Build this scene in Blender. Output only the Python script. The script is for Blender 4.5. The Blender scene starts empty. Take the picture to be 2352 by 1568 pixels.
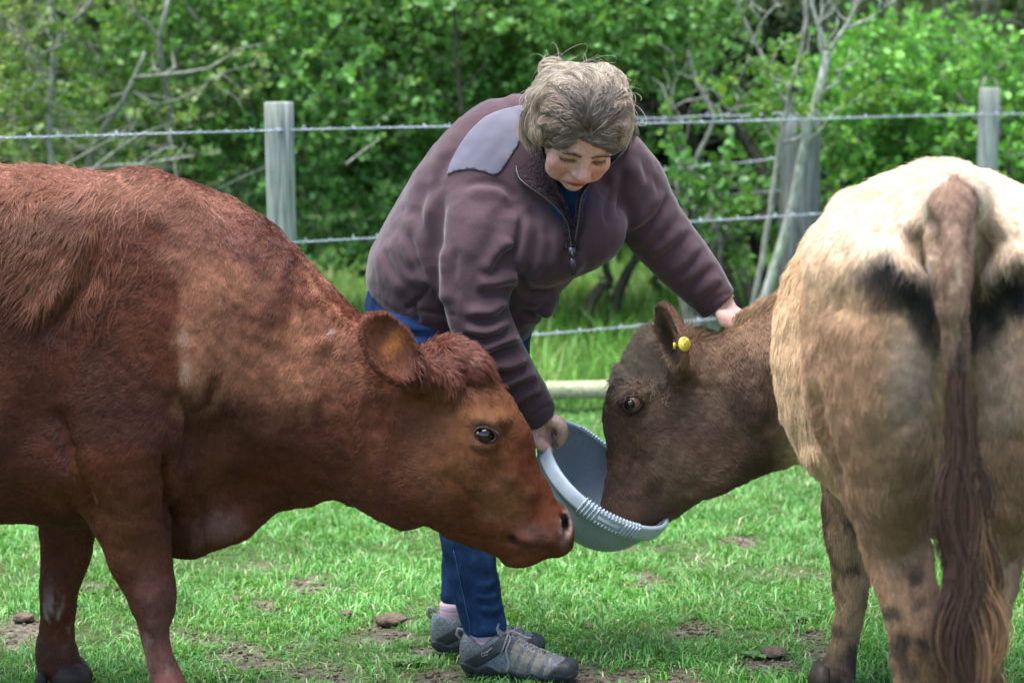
import bpy, math, random
import numpy as np
from mathutils import Vector, Matrix

random.seed(7)
RNG = np.random.default_rng(11)
R = math.radians
scn = bpy.context.scene
COL = scn.collection

# ------------------------------------------------------------------ camera, world, sun, exposure
PITCH = R(8.1)
CAM_Z = 1.5
cam = bpy.data.cameras.new('camera')
cam.lens = 70.0
cam.sensor_width = 36.0
cam.clip_start = 0.1
cam.clip_end = 600.0
cam.dof.use_dof = True
cam.dof.focus_distance = 4.72
cam.dof.aperture_fstop = 3.2
camo = bpy.data.objects.new('camera', cam)
COL.objects.link(camo)
camo.location = (0, 0, CAM_Z)
camo.rotation_euler = (math.pi / 2 - PITCH, 0, 0)
scn.camera = camo

SUN_EL, SUN_AZ = R(78), R(-105)          # high soft light from over the left shoulder
world = bpy.data.worlds.new('World')
scn.world = world
world.use_nodes = True
wn = world.node_tree
wn.nodes.clear()
sky = wn.nodes.new('ShaderNodeTexSky')
sky.sky_type = 'NISHITA'
sky.sun_disc = False
sky.sun_elevation = SUN_EL
sky.sun_rotation = SUN_AZ
sky.air_density = 1.0
sky.dust_density = 0.6
sky.ozone_density = 1.0
bg = wn.nodes.new('ShaderNodeBackground')
bg.inputs['Strength'].default_value = 0.118
wo = wn.nodes.new('ShaderNodeOutputWorld')
wn.links.new(sky.outputs[0], bg.inputs[0])
wn.links.new(bg.outputs[0], wo.inputs[0])

sun = bpy.data.lights.new('sun', 'SUN')
sun.energy = 4.0
sun.angle = R(56)
sun.color = (1.0, 0.99, 0.97)
suno = bpy.data.objects.new('sun', sun)
COL.objects.link(suno)
sd = Vector((math.sin(SUN_AZ) * math.cos(SUN_EL), math.cos(SUN_AZ) * math.cos(SUN_EL), math.sin(SUN_EL)))
suno.rotation_euler = (-sd).to_track_quat('-Z', 'Y').to_euler()
suno.location = (0, 0, 20)

scn.view_settings.view_transform = 'Standard'
scn.view_settings.look = 'None'
scn.view_settings.gamma = 1.0
scn.view_settings.exposure = 1.74
scn.view_settings.use_curve_mapping = False
scn.cycles.max_bounces = 6
scn.cycles.diffuse_bounces = 3
scn.cycles.glossy_bounces = 2
scn.cycles.transparent_max_bounces = 6

# ------------------------------------------------------------------ measuring: picture coordinates to places in the world
FPX, CX, CY = 2352 * 70 / 36, 1176.0, 784.0
CAMP = np.array([0, 0, CAM_Z])
RT = np.array([1.0, 0, 0])
FW = np.array([0, math.cos(PITCH), -math.sin(PITCH)])
UP = np.array([0, math.sin(PITCH), math.cos(PITCH)])


def W(px, py, Y):
    d = FW + (px - CX) / FPX * RT - (py - CY) / FPX * UP
    return CAMP + d * (Y / d[1])


def view(r, d, u):
    return r * RT + d * FW + u * UP


def proj(V):
    q = V - CAMP
    z = q @ FW
    return CX + FPX * (q @ RT) / z, CY - FPX * (q @ UP) / z


def nrm(v):
    v = np.asarray(v, float)
    return v / (np.linalg.norm(v) + 1e-12)


# ------------------------------------------------------------------ noise
def _hash(i, j, k, seed):
    n = (i * 374761393 + j * 668265263 + k * 2147483647 + seed * 974634777) & 0xFFFFFFFF
    n = ((n ^ (n >> 13)) * 1274126177) & 0xFFFFFFFF
    n = n ^ (n >> 16)
    return (n & 0xFFFF) / 65535.0


def vnoise(P, s, seed=0):
    Q = np.asarray(P, float) * s
    I = np.floor(Q).astype(np.int64)
    f = Q - I
    f = f * f * (3 - 2 * f)
    out = 0
    for a in (0, 1):
        for b in (0, 1):
            for c in (0, 1):
                w = (f[..., 0] if a else 1 - f[..., 0]) * (f[..., 1] if b else 1 - f[..., 1]) * (f[..., 2] if c else 1 - f[..., 2])
                out = out + w * _hash(I[..., 0] + a, I[..., 1] + b, I[..., 2] + c, seed)
    return out


def fbm(P, s, seed=0, o=3):
    t, a, n = 0, 0, 1.0
    for k in range(o):
        t = t + vnoise(P, s, seed + k) * n
        a += n
        s *= 2.1
        n *= .5
    return t / a


def smst(a, b, x):
    t = np.clip((x - a) / (b - a), 0, 1)
    return t * t * (3 - 2 * t)


# ------------------------------------------------------------------ scene helpers
def mesh_from(name, V, faces, mats=(), smooth=True):
    """faces: (n,4) or (n,3) int array, or a list of such arrays"""
    me = bpy.data.meshes.new(name)
    V = np.ascontiguousarray(V, np.float32)
    fl = faces if isinstance(faces, list) else [faces]
    fl = [np.asarray(f, np.int32) for f in fl if len(f)]
    loops = np.concatenate([f.ravel() for f in fl])
    tot = np.concatenate([np.full(len(f), f.shape[1], np.int32) for f in fl])
    st = np.concatenate([[0], np.cumsum(tot)[:-1]]).astype(np.int32)
    me.vertices.add(len(V))
    me.vertices.foreach_set('co', V.ravel())
    me.loops.add(len(loops))
    me.loops.foreach_set('vertex_index', loops)
    me.polygons.add(len(tot))
    me.polygons.foreach_set('loop_start', st)
    me.update(calc_edges=True)
    if smooth:
        me.polygons.foreach_set('use_smooth', np.ones(len(tot), bool))
    for m in mats:
        me.materials.append(m)
    return me


def set_col(me, C, name='Col'):
    a = me.attributes.new(name, 'FLOAT_COLOR', 'POINT')
    C = np.asarray(C, np.float32)
    if C.shape[1] == 3:
        C = np.concatenate([C, np.ones((len(C), 1), np.float32)], 1)
    a.data.foreach_set('color', np.ascontiguousarray(C).ravel())


def link(name, data, parent=None, **props):
    o = bpy.data.objects.new(name, data)
    COL.objects.link(o)
    if parent is not None:
        o.parent = parent
    for k, v in props.items():
        o[k] = v
    return o


def at_base(o, base):
    """shift a root-level mesh so that its origin sits at base; children already made in world space keep their place"""
    return o


def thing(name, label, cat, group=None, loc=(0, 0, 0)):
    o = bpy.data.objects.new(name, None)
    COL.objects.link(o)
    o.location = loc
    o.empty_display_size = .1
    o['label'] = label
    o['category'] = cat
    if group:
        o['group'] = group
    return o


def part(name, me, parent, **props):
    """meshes are made in world coordinates: shift them into the parent's frame"""
    loc = Vector((0, 0, 0))
    q = parent
    while q is not None:
        loc += q.location
        q = q.parent
    if loc.length > 0:
        if isinstance(me, bpy.types.Mesh):
            me.transform(Matrix.Translation(-loc))
    return link(name, me, parent, **props)


class MB:
    """collects simple shapes into one mesh"""

    def __init__(s):
        s.V, s.F4, s.F3, s.C, s.n = [], [], [], [], 0

    def raw(s, V, F4=None, F3=None, col=None):
        V = np.asarray(V, float)
        if F4 is not None and len(F4):
            s.F4.append(np.asarray(F4) + s.n)
        if F3 is not None and len(F3):
            s.F3.append(np.asarray(F3) + s.n)
        s.V.append(V)
        c = np.ones((len(V), 3)) * (col if col is not None else (1, 1, 1))
        s.C.append(c)
        s.n += len(V)

    def box(s, c, h, M=None, col=None):
        v = np.array([(x, y, z) for x in (-1, 1) for y in (-1, 1) for z in (-1, 1)], float) * h
        if M is not None:
            v = v @ np.asarray(M).T
        s.raw(v + c, [(0, 1, 3, 2), (4, 6, 7, 5), (0, 4, 5, 1), (2, 3, 7, 6), (0, 2, 6, 4), (1, 5, 7, 3)], None, col)

    def tube(s, pts, rad, n=8, cap=True, col=None, flat=None, u0=None):
        V, F4, F3 = tube_geo(pts, rad, n, cap, flat, u0)
        s.raw(V, F4, F3, col)

    def mesh(s, name, mats=(), smooth=True, col=False):
        fs = []
        if s.F4:
            fs.append(np.concatenate(s.F4))
        if s.F3:
            fs.append(np.concatenate(s.F3))
        me = mesh_from(name, np.concatenate(s.V), fs, mats, smooth)
        if col:
            set_col(me, np.concatenate(s.C))
        return me


def tube_geo(pts, rad, n=8, cap=True, flat=None, u0=None):
    P = np.asarray(pts, float)
    m = len(P)
    rad = np.broadcast_to(np.asarray(rad, float), (m,))
    T = np.gradient(P, axis=0)
    T /= np.linalg.norm(T, axis=1)[:, None] + 1e-12
    u = np.asarray(u0, float) if u0 is not None else (np.array([0, 0, 1.]) if abs(T[0][2]) < .9 else np.array([1., 0, 0]))
    a = np.arange(n) / n * 2 * math.pi
    V = np.zeros((m, n, 3))
    for i in range(m):
        u = u - T[i] * (u @ T[i])
        u /= np.linalg.norm(u) + 1e-12
        v = np.cross(T[i], u)
        fl = 1.0 if flat is None else flat
        V[i] = P[i] + rad[i] * (np.cos(a)[:, None] * u * 1.0 + np.sin(a)[:, None] * v * fl)
    i, j = np.meshgrid(np.arange(m - 1), np.arange(n), indexing='ij')
    j2 = (j + 1) % n
    F = np.stack([i * n + j, i * n + j2, (i + 1) * n + j2, (i + 1) * n + j], -1).reshape(-1, 4)
    V = V.reshape(-1, 3)
    F3 = []
    if cap:
        V = np.concatenate([V, P[:1], P[-1:]])
        c0, c1 = m * n, m * n + 1
        F3 = [(c0, (k + 1) % n, k) for k in range(n)] + [(c1, (m - 1) * n + k, (m - 1) * n + (k + 1) % n) for k in range(n)]
    return V, F, np.array(F3, int).reshape(-1, 3)


def crspline(P, m):
    """Catmull-Rom resampling of rows of P, m samples per span"""
    P = np.asarray(P, float)
    n = len(P)
    if n < 3:
        t = np.linspace(0, 1, m + 1)[:, None]
        return P[0] * (1 - t) + P[-1] * t
    E = np.concatenate([2 * P[:1] - P[1:2], P, 2 * P[-1:] - P[-2:-1]])
    out = []
    for i in range(n - 1):
        p0, p1, p2, p3 = E[i:i + 4]
        for k in range(m):
            t = k / m
            out.append(.5 * (2 * p1 + (p2 - p0) * t + (2 * p0 - 5 * p1 + 4 * p2 - p3) * t * t + (3 * p1 - p0 - 3 * p2 + p3) * t ** 3))
    out.append(P[-1])
    return np.array(out)


# ------------------------------------------------------------------ distance-field modelling
class Field:
    def __init__(s, xs, ys, zs):
        s.ax = [np.asarray(a, np.float32) for a in (xs, ys, zs)]
        s.D = np.full([len(a) for a in s.ax], .3, np.float32)

    def sl(s, lo, hi):
        out = []
        for a, l, h in zip(s.ax, lo, hi):
            i0 = max(0, np.searchsorted(a, l) - 1)
            i1 = min(len(a), np.searchsorted(a, h) + 1)
            out.append(slice(i0, max(i1, i0)))
        return tuple(out)

    def grid(s, sl):
        x, y, z = (a[q] for a, q in zip(s.ax, sl))
        return x[:, None, None], y[None, :, None], z[None, None, :]

    def put(s, sl, d, k, mode):
        A = s.D[sl]
        if A.size == 0:
            return
        if mode == 'sub':
            d = -d
            h = np.clip(.5 - .5 * (d - A) / -k, 0, 1) if False else np.clip(.5 + .5 * (d - A) / k, 0, 1)
            s.D[sl] = A * (1 - h) + d * h + k * h * (1 - h)
        else:
            h = np.clip(.5 + .5 * (A - d) / k, 0, 1)
            s.D[sl] = A * (1 - h) + d * h - k * h * (1 - h)

    def ell(s, c, r, M=None, k=.02, mode='add'):
        """ellipsoid; columns of M are its axes"""
        c = np.asarray(c, float)
        r = np.asarray(r, float) * np.ones(3)
        M = np.eye(3) if M is None else np.asarray(M, float)
        ext = np.sqrt(((M * r) ** 2).sum(1)) + k + .01
        sl = s.sl(c - ext, c + ext)
        x, y, z = s.grid(sl)
        x, y, z = x - c[0], y - c[1], z - c[2]
        q = [(x * M[0, i] + y * M[1, i] + z * M[2, i]) / r[i] for i in range(3)]
        k0 = np.sqrt(q[0] ** 2 + q[1] ** 2 + q[2] ** 2)
        k1 = np.sqrt((q[0] / r[0]) ** 2 + (q[1] / r[1]) ** 2 + (q[2] / r[2]) ** 2) + 1e-6
        d = np.where(k0 < .3, (k0 - 1) * r.min(), k0 * (k0 - 1) / k1)
        s.put(sl, d, k, mode)

    def tube(s, st, k=.03, sub=4, mode='add', cap=1.0, sq=2.0):
        """st rows: centre(3), u(3), ru, rv"""
        Q = crspline(np.array([np.concatenate([np.asarray(c, float), nrm(u), [a, b]]) for c, u, a, b in st]), sub)
        rm = max(Q[:, 6].max(), Q[:, 7].max())
        ext = rm + k + .02
        lo, hi = Q[:, :3].min(0) - ext, Q[:, :3].max(0) + ext
        bs = s.sl(lo, hi)
        B = np.full([q.stop - q.start for q in bs], .3, np.float32)
        if B.size == 0:
            return
        for i in range(len(Q) - 1):
            a, b = Q[i], Q[i + 1]
            e = max(a[6], a[7], b[6], b[7]) + k + .02
            ss = s.sl(np.minimum(a[:3], b[:3]) - e, np.maximum(a[:3], b[:3]) + e)
            ss = tuple(slice(max(p.start, q.start), min(p.stop, q.stop)) for p, q in zip(ss, bs))
            if any(p.stop <= p.start for p in ss):
                continue
            x, y, z = s.grid(ss)
            L = np.linalg.norm(b[:3] - a[:3]) + 1e-9
            t = (b[:3] - a[:3]) / L
            u = (a[3:6] + b[3:6]) * .5
            u = nrm(u - t * (u @ t))
            v = np.cross(t, u)
            x, y, z = x - a[0], y - a[1], z - a[2]
            pt = x * t[0] + y * t[1] + z * t[2]
            pu = x * u[0] + y * u[1] + z * u[2]
            pv = x * v[0] + y * v[1] + z * v[2]
            f = np.clip(pt / L, 0, 1)
            ru = a[6] + (b[6] - a[6]) * f
            rv = a[7] + (b[7] - a[7]) * f
            ov = pt - f * L
            ci = min(cap, .3)
            rmn = np.minimum(ru, rv) * np.where(ov < 0, cap if i == 0 else ci, cap if i == len(Q) - 2 else ci)
            if sq != 2.0:
                k0 = ((np.abs(pu / ru)) ** sq + (np.abs(pv / rv)) ** sq + np.abs(ov / rmn) ** sq) ** (1 / sq)
                d = (k0 - 1) * np.minimum(ru, rv)
            else:
                A1, A2, A3 = pu / ru, pv / rv, ov / rmn
                k0 = np.sqrt(A1 ** 2 + A2 ** 2 + A3 ** 2)
                k1 = np.sqrt((A1 / ru) ** 2 + (A2 / rv) ** 2 + (A3 / rmn) ** 2) + 1e-6
                d = np.where(k0 < .3, (k0 - 1) * np.minimum(ru, rv), k0 * (k0 - 1) / k1)
            l2 = tuple(slice(p.start - q.start, p.stop - q.start) for p, q in zip(ss, bs))
            B[l2] = np.minimum(B[l2], d)
        s.put(bs, B, k, mode)

    def round(s, pts, rad, k=.02, sub=4, mode='add'):
        rad = np.broadcast_to(np.asarray(rad, float), (len(pts),))
        P = [np.asarray(p, float) for p in pts]
        t = nrm(P[-1] - P[0])
        u = np.array([0, 0, 1.]) if abs(t[2]) < .8 else np.array([0, 1., 0])
        s.tube([(p, u, r, r) for p, r in zip(P, rad)], k, sub, mode)

    def mesh(s):
        return surface_nets(s.D, s.ax)


def surface_nets(D, ax):
    S = D < 0
    nx, ny, nz = D.shape
    cnt = np.zeros((nx - 1, ny - 1, nz - 1), np.int8)
    offs = [(a, b, c) for a in (0, 1) for b in (0, 1) for c in (0, 1)]
    for a, b, c in offs:
        cnt += S[a:nx - 1 + a, b:ny - 1 + b, c:nz - 1 + c]
    act = (cnt > 0) & (cnt < 8)
    I = np.argwhere(act)
    idx = np.full(act.shape, -1, np.int32)
    idx[act] = np.arange(len(I))
    cv = np.stack([D[I[:, 0] + a, I[:, 1] + b, I[:, 2] + c] for a, b, c in offs], 1).astype(float)
    acc = np.zeros((len(I), 3))
    n = np.zeros(len(I))
    O = np.array(offs, float)
    for p in range(8):
        for q in range(p + 1, 8):
            if np.abs(O[p] - O[q]).sum() != 1:
                continue
            d0, d1 = cv[:, p], cv[:, q]
            m = (d0 < 0) != (d1 < 0)
            t = np.where(m, d0 / (d0 - d1 + (d0 == d1)), 0)
            pt = O[p] + t[:, None] * (O[q] - O[p])
            acc += pt * m[:, None]
            n += m
    fr = acc / n[:, None]
    V = np.zeros((len(I), 3))
    for k in range(3):
        a = ax[k].astype(float)
        V[:, k] = a[I[:, k]] + fr[:, k] * (a[I[:, k] + 1] - a[I[:, k]])
    F = []
    for k in range(3):
        sh = [slice(None)] * 3
        A = np.take(S, np.arange(D.shape[k] - 1), k)
        B = np.take(S, np.arange(1, D.shape[k]), k)
        E = np.argwhere(A != B)
        o1, o2 = [(1, 2), (2, 0), (0, 1)][k]
        ok = (E[:, o1] > 0) & (E[:, o2] > 0) & (E[:, o1] < D.shape[o1] - 1) & (E[:, o2] < D.shape[o2] - 1)
        E = E[ok]
        ins = A[E[:, 0], E[:, 1], E[:, 2]]

        def cell(d1, d2):
            q = E.copy()
            q[:, o1] += d1
            q[:, o2] += d2
            return idx[q[:, 0], q[:, 1], q[:, 2]]
        f = np.stack([cell(-1, -1), cell(0, -1), cell(0, 0), cell(-1, 0)], 1)
        f[~ins] = f[~ins][:, ::-1]
        F.append(f)
    return V, np.concatenate(F)


def vnormals(V, F):
    n = np.cross(V[F[:, 2]] - V[F[:, 0]], V[F[:, 3]] - V[F[:, 1]])
    N = np.zeros_like(V)
    for k in range(3):
        for c in range(4):
            N[:, k] += np.bincount(F[:, c], n[:, k], len(V))
    return N / (np.linalg.norm(N, axis=1)[:, None] + 1e-12)


def smooth(V, F, it=1, w=.5, mask=None):
    a = F.ravel()
    b = np.roll(F, -1, 1).ravel()
    deg = np.bincount(a, minlength=len(V)) + np.bincount(b, minlength=len(V))
    for _ in range(it):
        Q = np.zeros_like(V)
        for k in range(3):
            Q[:, k] = np.bincount(a, V[b, k], len(V)) + np.bincount(b, V[a, k], len(V))
        Q /= np.maximum(deg, 1)[:, None]
        ww = w if mask is None else w * mask[:, None]
        V = V + (Q - V) * ww
    return V


def polydist(x, y, pts):
    """distance (and 0..1 position, and side) from picture points to a polyline"""
    P = np.asarray(pts, float)
    seg = np.linalg.norm(P[1:] - P[:-1], axis=1)
    tot = seg.sum() + 1e-9
    cum = np.concatenate([[0], np.cumsum(seg)])
    best = np.full(x.shape, 1e9)
    par = np.zeros(x.shape)
    side = np.ones(x.shape)
    for i in range(len(P) - 1):
        d = P[i + 1] - P[i]
        L2 = d @ d + 1e-9
        t = np.clip(((x - P[i, 0]) * d[0] + (y - P[i, 1]) * d[1]) / L2, 0, 1)
        ex, ey = x - (P[i, 0] + t * d[0]), y - (P[i, 1] + t * d[1])
        q = np.hypot(ex, ey)
        m = q < best
        best = np.where(m, q, best)
        par = np.where(m, (cum[i] + t * seg[i]) / tot, par)
        side = np.where(m, np.sign(d[0] * ey - d[1] * ex), side)
    return best, par, side


class Sculpt:
    """carves folds and creases into a mesh along lines measured in the photograph"""

    def __init__(s, V, F):
        s.V, s.F = V, F
        s.N = vnormals(V, F)
        s.refresh()
        s.acc = np.zeros(len(V))

    def refresh(s):
        s.px, s.py = proj(s.V)
        q = s.V - CAMP
        q /= np.linalg.norm(q, axis=1)[:, None]
        s.face = smst(-.05, .3, -(q * s.N).sum(1))

    def line(s, pts, w, amp, kind='ridge', Y=None, taper=.25, spline=True):
        if spline and len(pts) > 2:
            pts = crspline(pts, 5)
        P = np.asarray(pts, float)
        lo, hi = P.min(0) - 4 * w, P.max(0) + 4 * w
        m = (s.px > lo[0]) & (s.px < hi[0]) & (s.py > lo[1]) & (s.py < hi[1]) & (s.face > 0)
        if Y is not None:
            m &= (s.V[:, 1] > Y[0]) & (s.V[:, 1] < Y[1])
        ix = np.nonzero(m)[0]
        if not len(ix):
            return
        d, t, sd_ = polydist(s.px[ix], s.py[ix], P)
        if kind == 'ridge':
            f = np.exp(-(d / w) ** 2)
        elif kind == 'crease':
            f = -np.exp(-d / w * 1.3)
        elif kind == 'fold':      # a lit ridge with a sharp valley on one side
            x = d * sd_ / w
            f = np.exp(-((x - .9) / 1.0) ** 2) - .75 * np.exp(-((x + .35) / .6) ** 2)
        elif kind == 'step':
            x = d * sd_ / w
            f = smst(-.3, .3, x) * np.exp(-np.maximum(x, 0) / 2.5)
        tp = smst(0, taper, t) * smst(0, taper, 1 - t) if taper > 0 else 1
        s.acc[ix] += amp * f * tp * s.face[ix]

    def blob(s, px, py, rx, ry, amp, Y=None, ang=0):
        c, sn = math.cos(R(ang)), math.sin(R(ang))
        dx, dy = s.px - px, s.py - py
        a, b = dx * c + dy * sn, -dx * sn + dy * c
        f = np.exp(-(a / rx) ** 2 - (b / ry) ** 2) * s.face
        if Y is not None:
            f = f * ((s.V[:, 1] > Y[0]) & (s.V[:, 1] < Y[1]))
        s.acc += amp * f

    def apply(s):
        s.V = s.V + s.N * s.acc[:, None]
        s.acc[:] = 0
        s.N = vnormals(s.V, s.F)
        s.refresh()


class Paint:
    def __init__(s, V, base):
        s.V = V
        s.px, s.py = proj(V)
        s.C = np.ones((len(V), 3)) * np.asarray(base, float)

    def mix(s, col, f):
        f = np.clip(f, 0, 1)[:, None]
        s.C = s.C * (1 - f) + np.asarray(col, float) * f

    def blob(s, px, py, rx, ry, col, st=1.0, ang=0, n=.5, ns=25, seed=0, Y=None, soft=.45):
        c, sn = math.cos(R(ang)), math.sin(R(ang))
        dx, dy = s.px - px, s.py - py
        a, b = (dx * c + dy * sn) / rx, (-dx * sn + dy * c) / ry
        r = np.hypot(a, b) + n * (fbm(s.V, ns, seed) - .5) * 2
        f = smst(1 + soft, 1 - soft, r) * st
        if Y is not None:
            f = f * ((s.V[:, 1] > Y[0]) & (s.V[:, 1] < Y[1]))
        s.mix(col, f)

    def line(s, pts, w, col, st=1.0):
        d, t, _ = polydist(s.px, s.py, crspline(pts, 5) if len(pts) > 2 else pts)
        s.mix(col, np.exp(-(d / w) ** 2) * st)


def loft(st, Y=None):
    """rows (Tx,Ty,Bx,By,Y,half depth): outline measured in the photograph -> tube stations"""
    out = []
    for r in st:
        T, B = W(r[0], r[1], r[4]), W(r[2], r[3], r[4])
        out.append(((T + B) / 2, T - B, np.linalg.norm(T - B) / 2, r[5]))
    return out


# ------------------------------------------------------------------ hair as real strands
def guide_dir(px, py, G, p=3.0):
    num = np.zeros((len(px), 2))
    den = np.zeros(len(px))
    for gx, gy, dx, dy in G:
        w = 1 / (((px - gx) ** 2 + (py - gy) ** 2) + 400) ** (p / 2)
        l = math.hypot(dx, dy)
        num[:, 0] += w * dx / l
        num[:, 1] += w * dy / l
        den += w
    return num / den[:, None]


def sample_mesh(V, F, n, wt=None, N=None):
    a = np.linalg.norm(np.cross(V[F[:, 2]] - V[F[:, 0]], V[F[:, 3]] - V[F[:, 1]]), axis=1) * .5
    if wt is not None:
        a = a * wt[F].mean(1)
    c = np.cumsum(a)
    q = np.minimum(np.searchsorted(c, RNG.random(n) * c[-1]), len(F) - 1)
    u, v = RNG.random(n), RNG.random(n)
    w = np.stack([(1 - u) * (1 - v), u * (1 - v), u * v, (1 - u) * v], 1)
    return F[q], w


def curves_obj(name, P, rad, col, mat, parent, **props):
    """P (n,m,3) strands; rad (n,m) or (m,); col (n,3)"""
    n, m = P.shape[:2]
    loc = Vector((0, 0, 0))
    q = parent
    while q is not None:
        loc += q.location
        q = q.parent
    P = P - np.array(loc)
    hc = bpy.data.hair_curves.new(name)
    hc.add_curves([m] * n)
    hc.points.foreach_set('position', np.ascontiguousarray(P, np.float32).ravel())
    ra = hc.attributes.get('radius') or hc.attributes.new('radius', 'FLOAT', 'POINT')
    ra.data.foreach_set('value', np.ascontiguousarray(np.broadcast_to(rad, (n, m)), np.float32).ravel())
    ca = hc.attributes.new('Col', 'FLOAT_COLOR', 'CURVE')
    c4 = np.concatenate([col, np.ones((n, 1))], 1).astype(np.float32)
    ca.data.foreach_set('color', np.ascontiguousarray(c4).ravel())
    hc.materials.append(mat)
    o = link(name, hc, parent, **props)
    return o


def fur(name, V, F, N, C, n, G, length, mat, parent, lift=.25, wt=None, rad=.0004, clump=.5, curl=0.0, seed=1, var=.35, lenf=None, drop=0.0):
    q, w = sample_mesh(V, F, n, wt)
    P0 = np.einsum('nk,nkd->nd', w, V[q])
    Nn = np.einsum('nk,nkd->nd', w, N[q])
    Nn /= np.linalg.norm(Nn, axis=1)[:, None] + 1e-9
    Cc = np.einsum('nk,nkd->nd', w, C[q])
    px, py = proj(P0)
    g = guide_dir(px, py, G)
    D = g[:, :1] * RT - g[:, 1:] * UP
    # clumps: neighbouring hairs bend the same way
    cl = np.stack([fbm(P0, 30, seed + 10 * k, 2) - .5 for k in range(3)], 1)
    cf = np.stack([fbm(P0, 110, seed + 7 + 10 * k, 2) - .5 for k in range(3)], 1)
    D = D + clump * 1.8 * cl + clump * 1.6 * cf + RNG.normal(0, .12, (n, 3))
    D = D - Nn * (D * Nn).sum(1)[:, None]
    D /= np.linalg.norm(D, axis=1)[:, None] + 1e-9
    L = length * (.65 + .6 * RNG.random(n)) * (.75 + .5 * fbm(P0, 14, seed + 3, 2))
    if lenf is not None:
        L = L * np.einsum('nk,nk->n', w, lenf[q])
    m = 4
    pts = np.zeros((n, m, 3))
    S = np.cross(Nn, D)
    lf = lift * (.6 + .8 * RNG.random(n))
    ph = RNG.random(n) * 6.28 if curl == 0 else fbm(P0, 60, seed + 5, 2) * 12.5
    for k in range(m):
        t = k / (m - 1)
        pts[:, k] = P0 - Nn * .001 + D * (L * t)[:, None] * (1 - .1 * t) + Nn * (L * lf * (t - .45 * t * t))[:, None] \
            + S * (L * curl * math.sin(t * 3.4) * np.cos(ph))[:, None] + Nn * (L * curl * .6 * t * np.abs(np.sin(ph)))[:, None]
        pts[:, k, 2] -= drop * L * t * t
    tone = (1 - var / 2 + var * RNG.random(n)) * (.72 + .56 * fbm(P0, 55, seed + 4, 2))
    Cc = Cc * tone[:, None]
    r = rad * np.array([1, 1, .75, .25])
    return curves_obj(name, pts, r[None, :], Cc, mat, parent)
# ------------------------------------------------------------------ materials
def nmat(name, rough=.6, spec=.3, col=None, sheen=0.0):
    m = bpy.data.materials.new(name)
    m.use_nodes = True
    nt = m.node_tree
    b = nt.nodes['Principled BSDF']
    b.inputs['Roughness'].default_value = rough
    b.inputs['Specular IOR Level'].default_value = spec
    if col is not None:
        b.inputs['Base Color'].default_value = (*col, 1)
    if sheen:
        b.inputs['Sheen Weight'].default_value = sheen
        b.inputs['Sheen Roughness'].default_value = .4
    return m, nt, b


def N_(nt, t, **kw):
    n = nt.nodes.new('ShaderNode' + t)
    for k, v in kw.items():
        if k in n.inputs:
            n.inputs[k].default_value = v
        else:
            setattr(n, k, v)
    return n


def ramp(nt, src, stops):
    r = nt.nodes.new('ShaderNodeValToRGB')
    e = r.color_ramp.elements
    while len(e) < len(stops):
        e.new(.5)
    for q, (p, c) in zip(e, stops):
        q.position = p
        q.color = (*c, 1) if len(c) == 3 else c
    nt.links.new(src, r.inputs[0])
    return r.outputs[0]


def noise(nt, scale, detail=4, rough=.55, vec=None, stretch=None, dist=0.0):
    n = N_(nt, 'TexNoise', Scale=scale, Detail=detail, Roughness=rough, Distortion=dist)
    if vec is None:
        tc = N_(nt, 'TexCoord')
        vec = tc.outputs['Object']
    if stretch is not None:
        mp = N_(nt, 'Mapping')
        mp.inputs['Scale'].default_value = stretch
        nt.links.new(vec, mp.inputs[0])
        vec = mp.outputs[0]
    nt.links.new(vec, n.inputs['Vector'])
    return n.outputs['Fac']


def mixc(nt, a, b, fac, mode='MULTIPLY'):
    m = nt.nodes.new('ShaderNodeMix')
    m.data_type = 'RGBA'
    m.blend_type = mode
    for sock, v in ((m.inputs[6], a), (m.inputs[7], b)):
        if isinstance(v, (tuple, list)):
            sock.default_value = (*v, 1)
        else:
            nt.links.new(v, sock)
    if isinstance(fac, (int, float)):
        m.inputs[0].default_value = fac
    else:
        nt.links.new(fac, m.inputs[0])
    return m.outputs[2]


def bump(nt, b, h, strength=.3, dist=.01):
    n = N_(nt, 'Bump')
    n.inputs['Strength'].default_value = strength
    n.inputs['Distance'].default_value = dist
    nt.links.new(h, n.inputs['Height'])
    nt.links.new(n.outputs[0], b.inputs['Normal'])


def attr(nt, name='Col'):
    a = N_(nt, 'Attribute')
    a.attribute_name = name
    return a.outputs['Color']


M = {}


def simple(name, col, rough=.6, spec=.3, nscale=None, namp=.3, bscale=None, bstr=.2, bdist=.004, sheen=0, stretch=None):
    m, nt, b = nmat(name, rough, spec, col, sheen)
    if nscale:
        f = noise(nt, nscale, 5, stretch=stretch)
        c = ramp(nt, f, [(.25, tuple(x * (1 - namp) for x in col)), (.75, tuple(min(1, x * (1 + namp)) for x in col))])
        nt.links.new(c, b.inputs['Base Color'])
    if bscale:
        bump(nt, b, noise(nt, bscale, 4, stretch=stretch), bstr, bdist)
    M[name] = m
    return m


def vcol(name, rough=.7, spec=.2, nscale=None, namp=.3, bscale=None, bstr=.3, bdist=.004, sheen=0, stretch=None):
    m, nt, b = nmat(name, rough, spec, None, sheen)
    c = attr(nt)
    if nscale:
        f = noise(nt, nscale, 5, stretch=stretch)
        c = mixc(nt, c, ramp(nt, f, [(.25, (1 - namp,) * 3), (.75, (1 + namp,) * 3)]), 1.0)
    nt.links.new(c, b.inputs['Base Color'])
    if bscale:
        bump(nt, b, noise(nt, bscale, 4, stretch=stretch), bstr, bdist)
    M[name] = m
    return m


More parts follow.
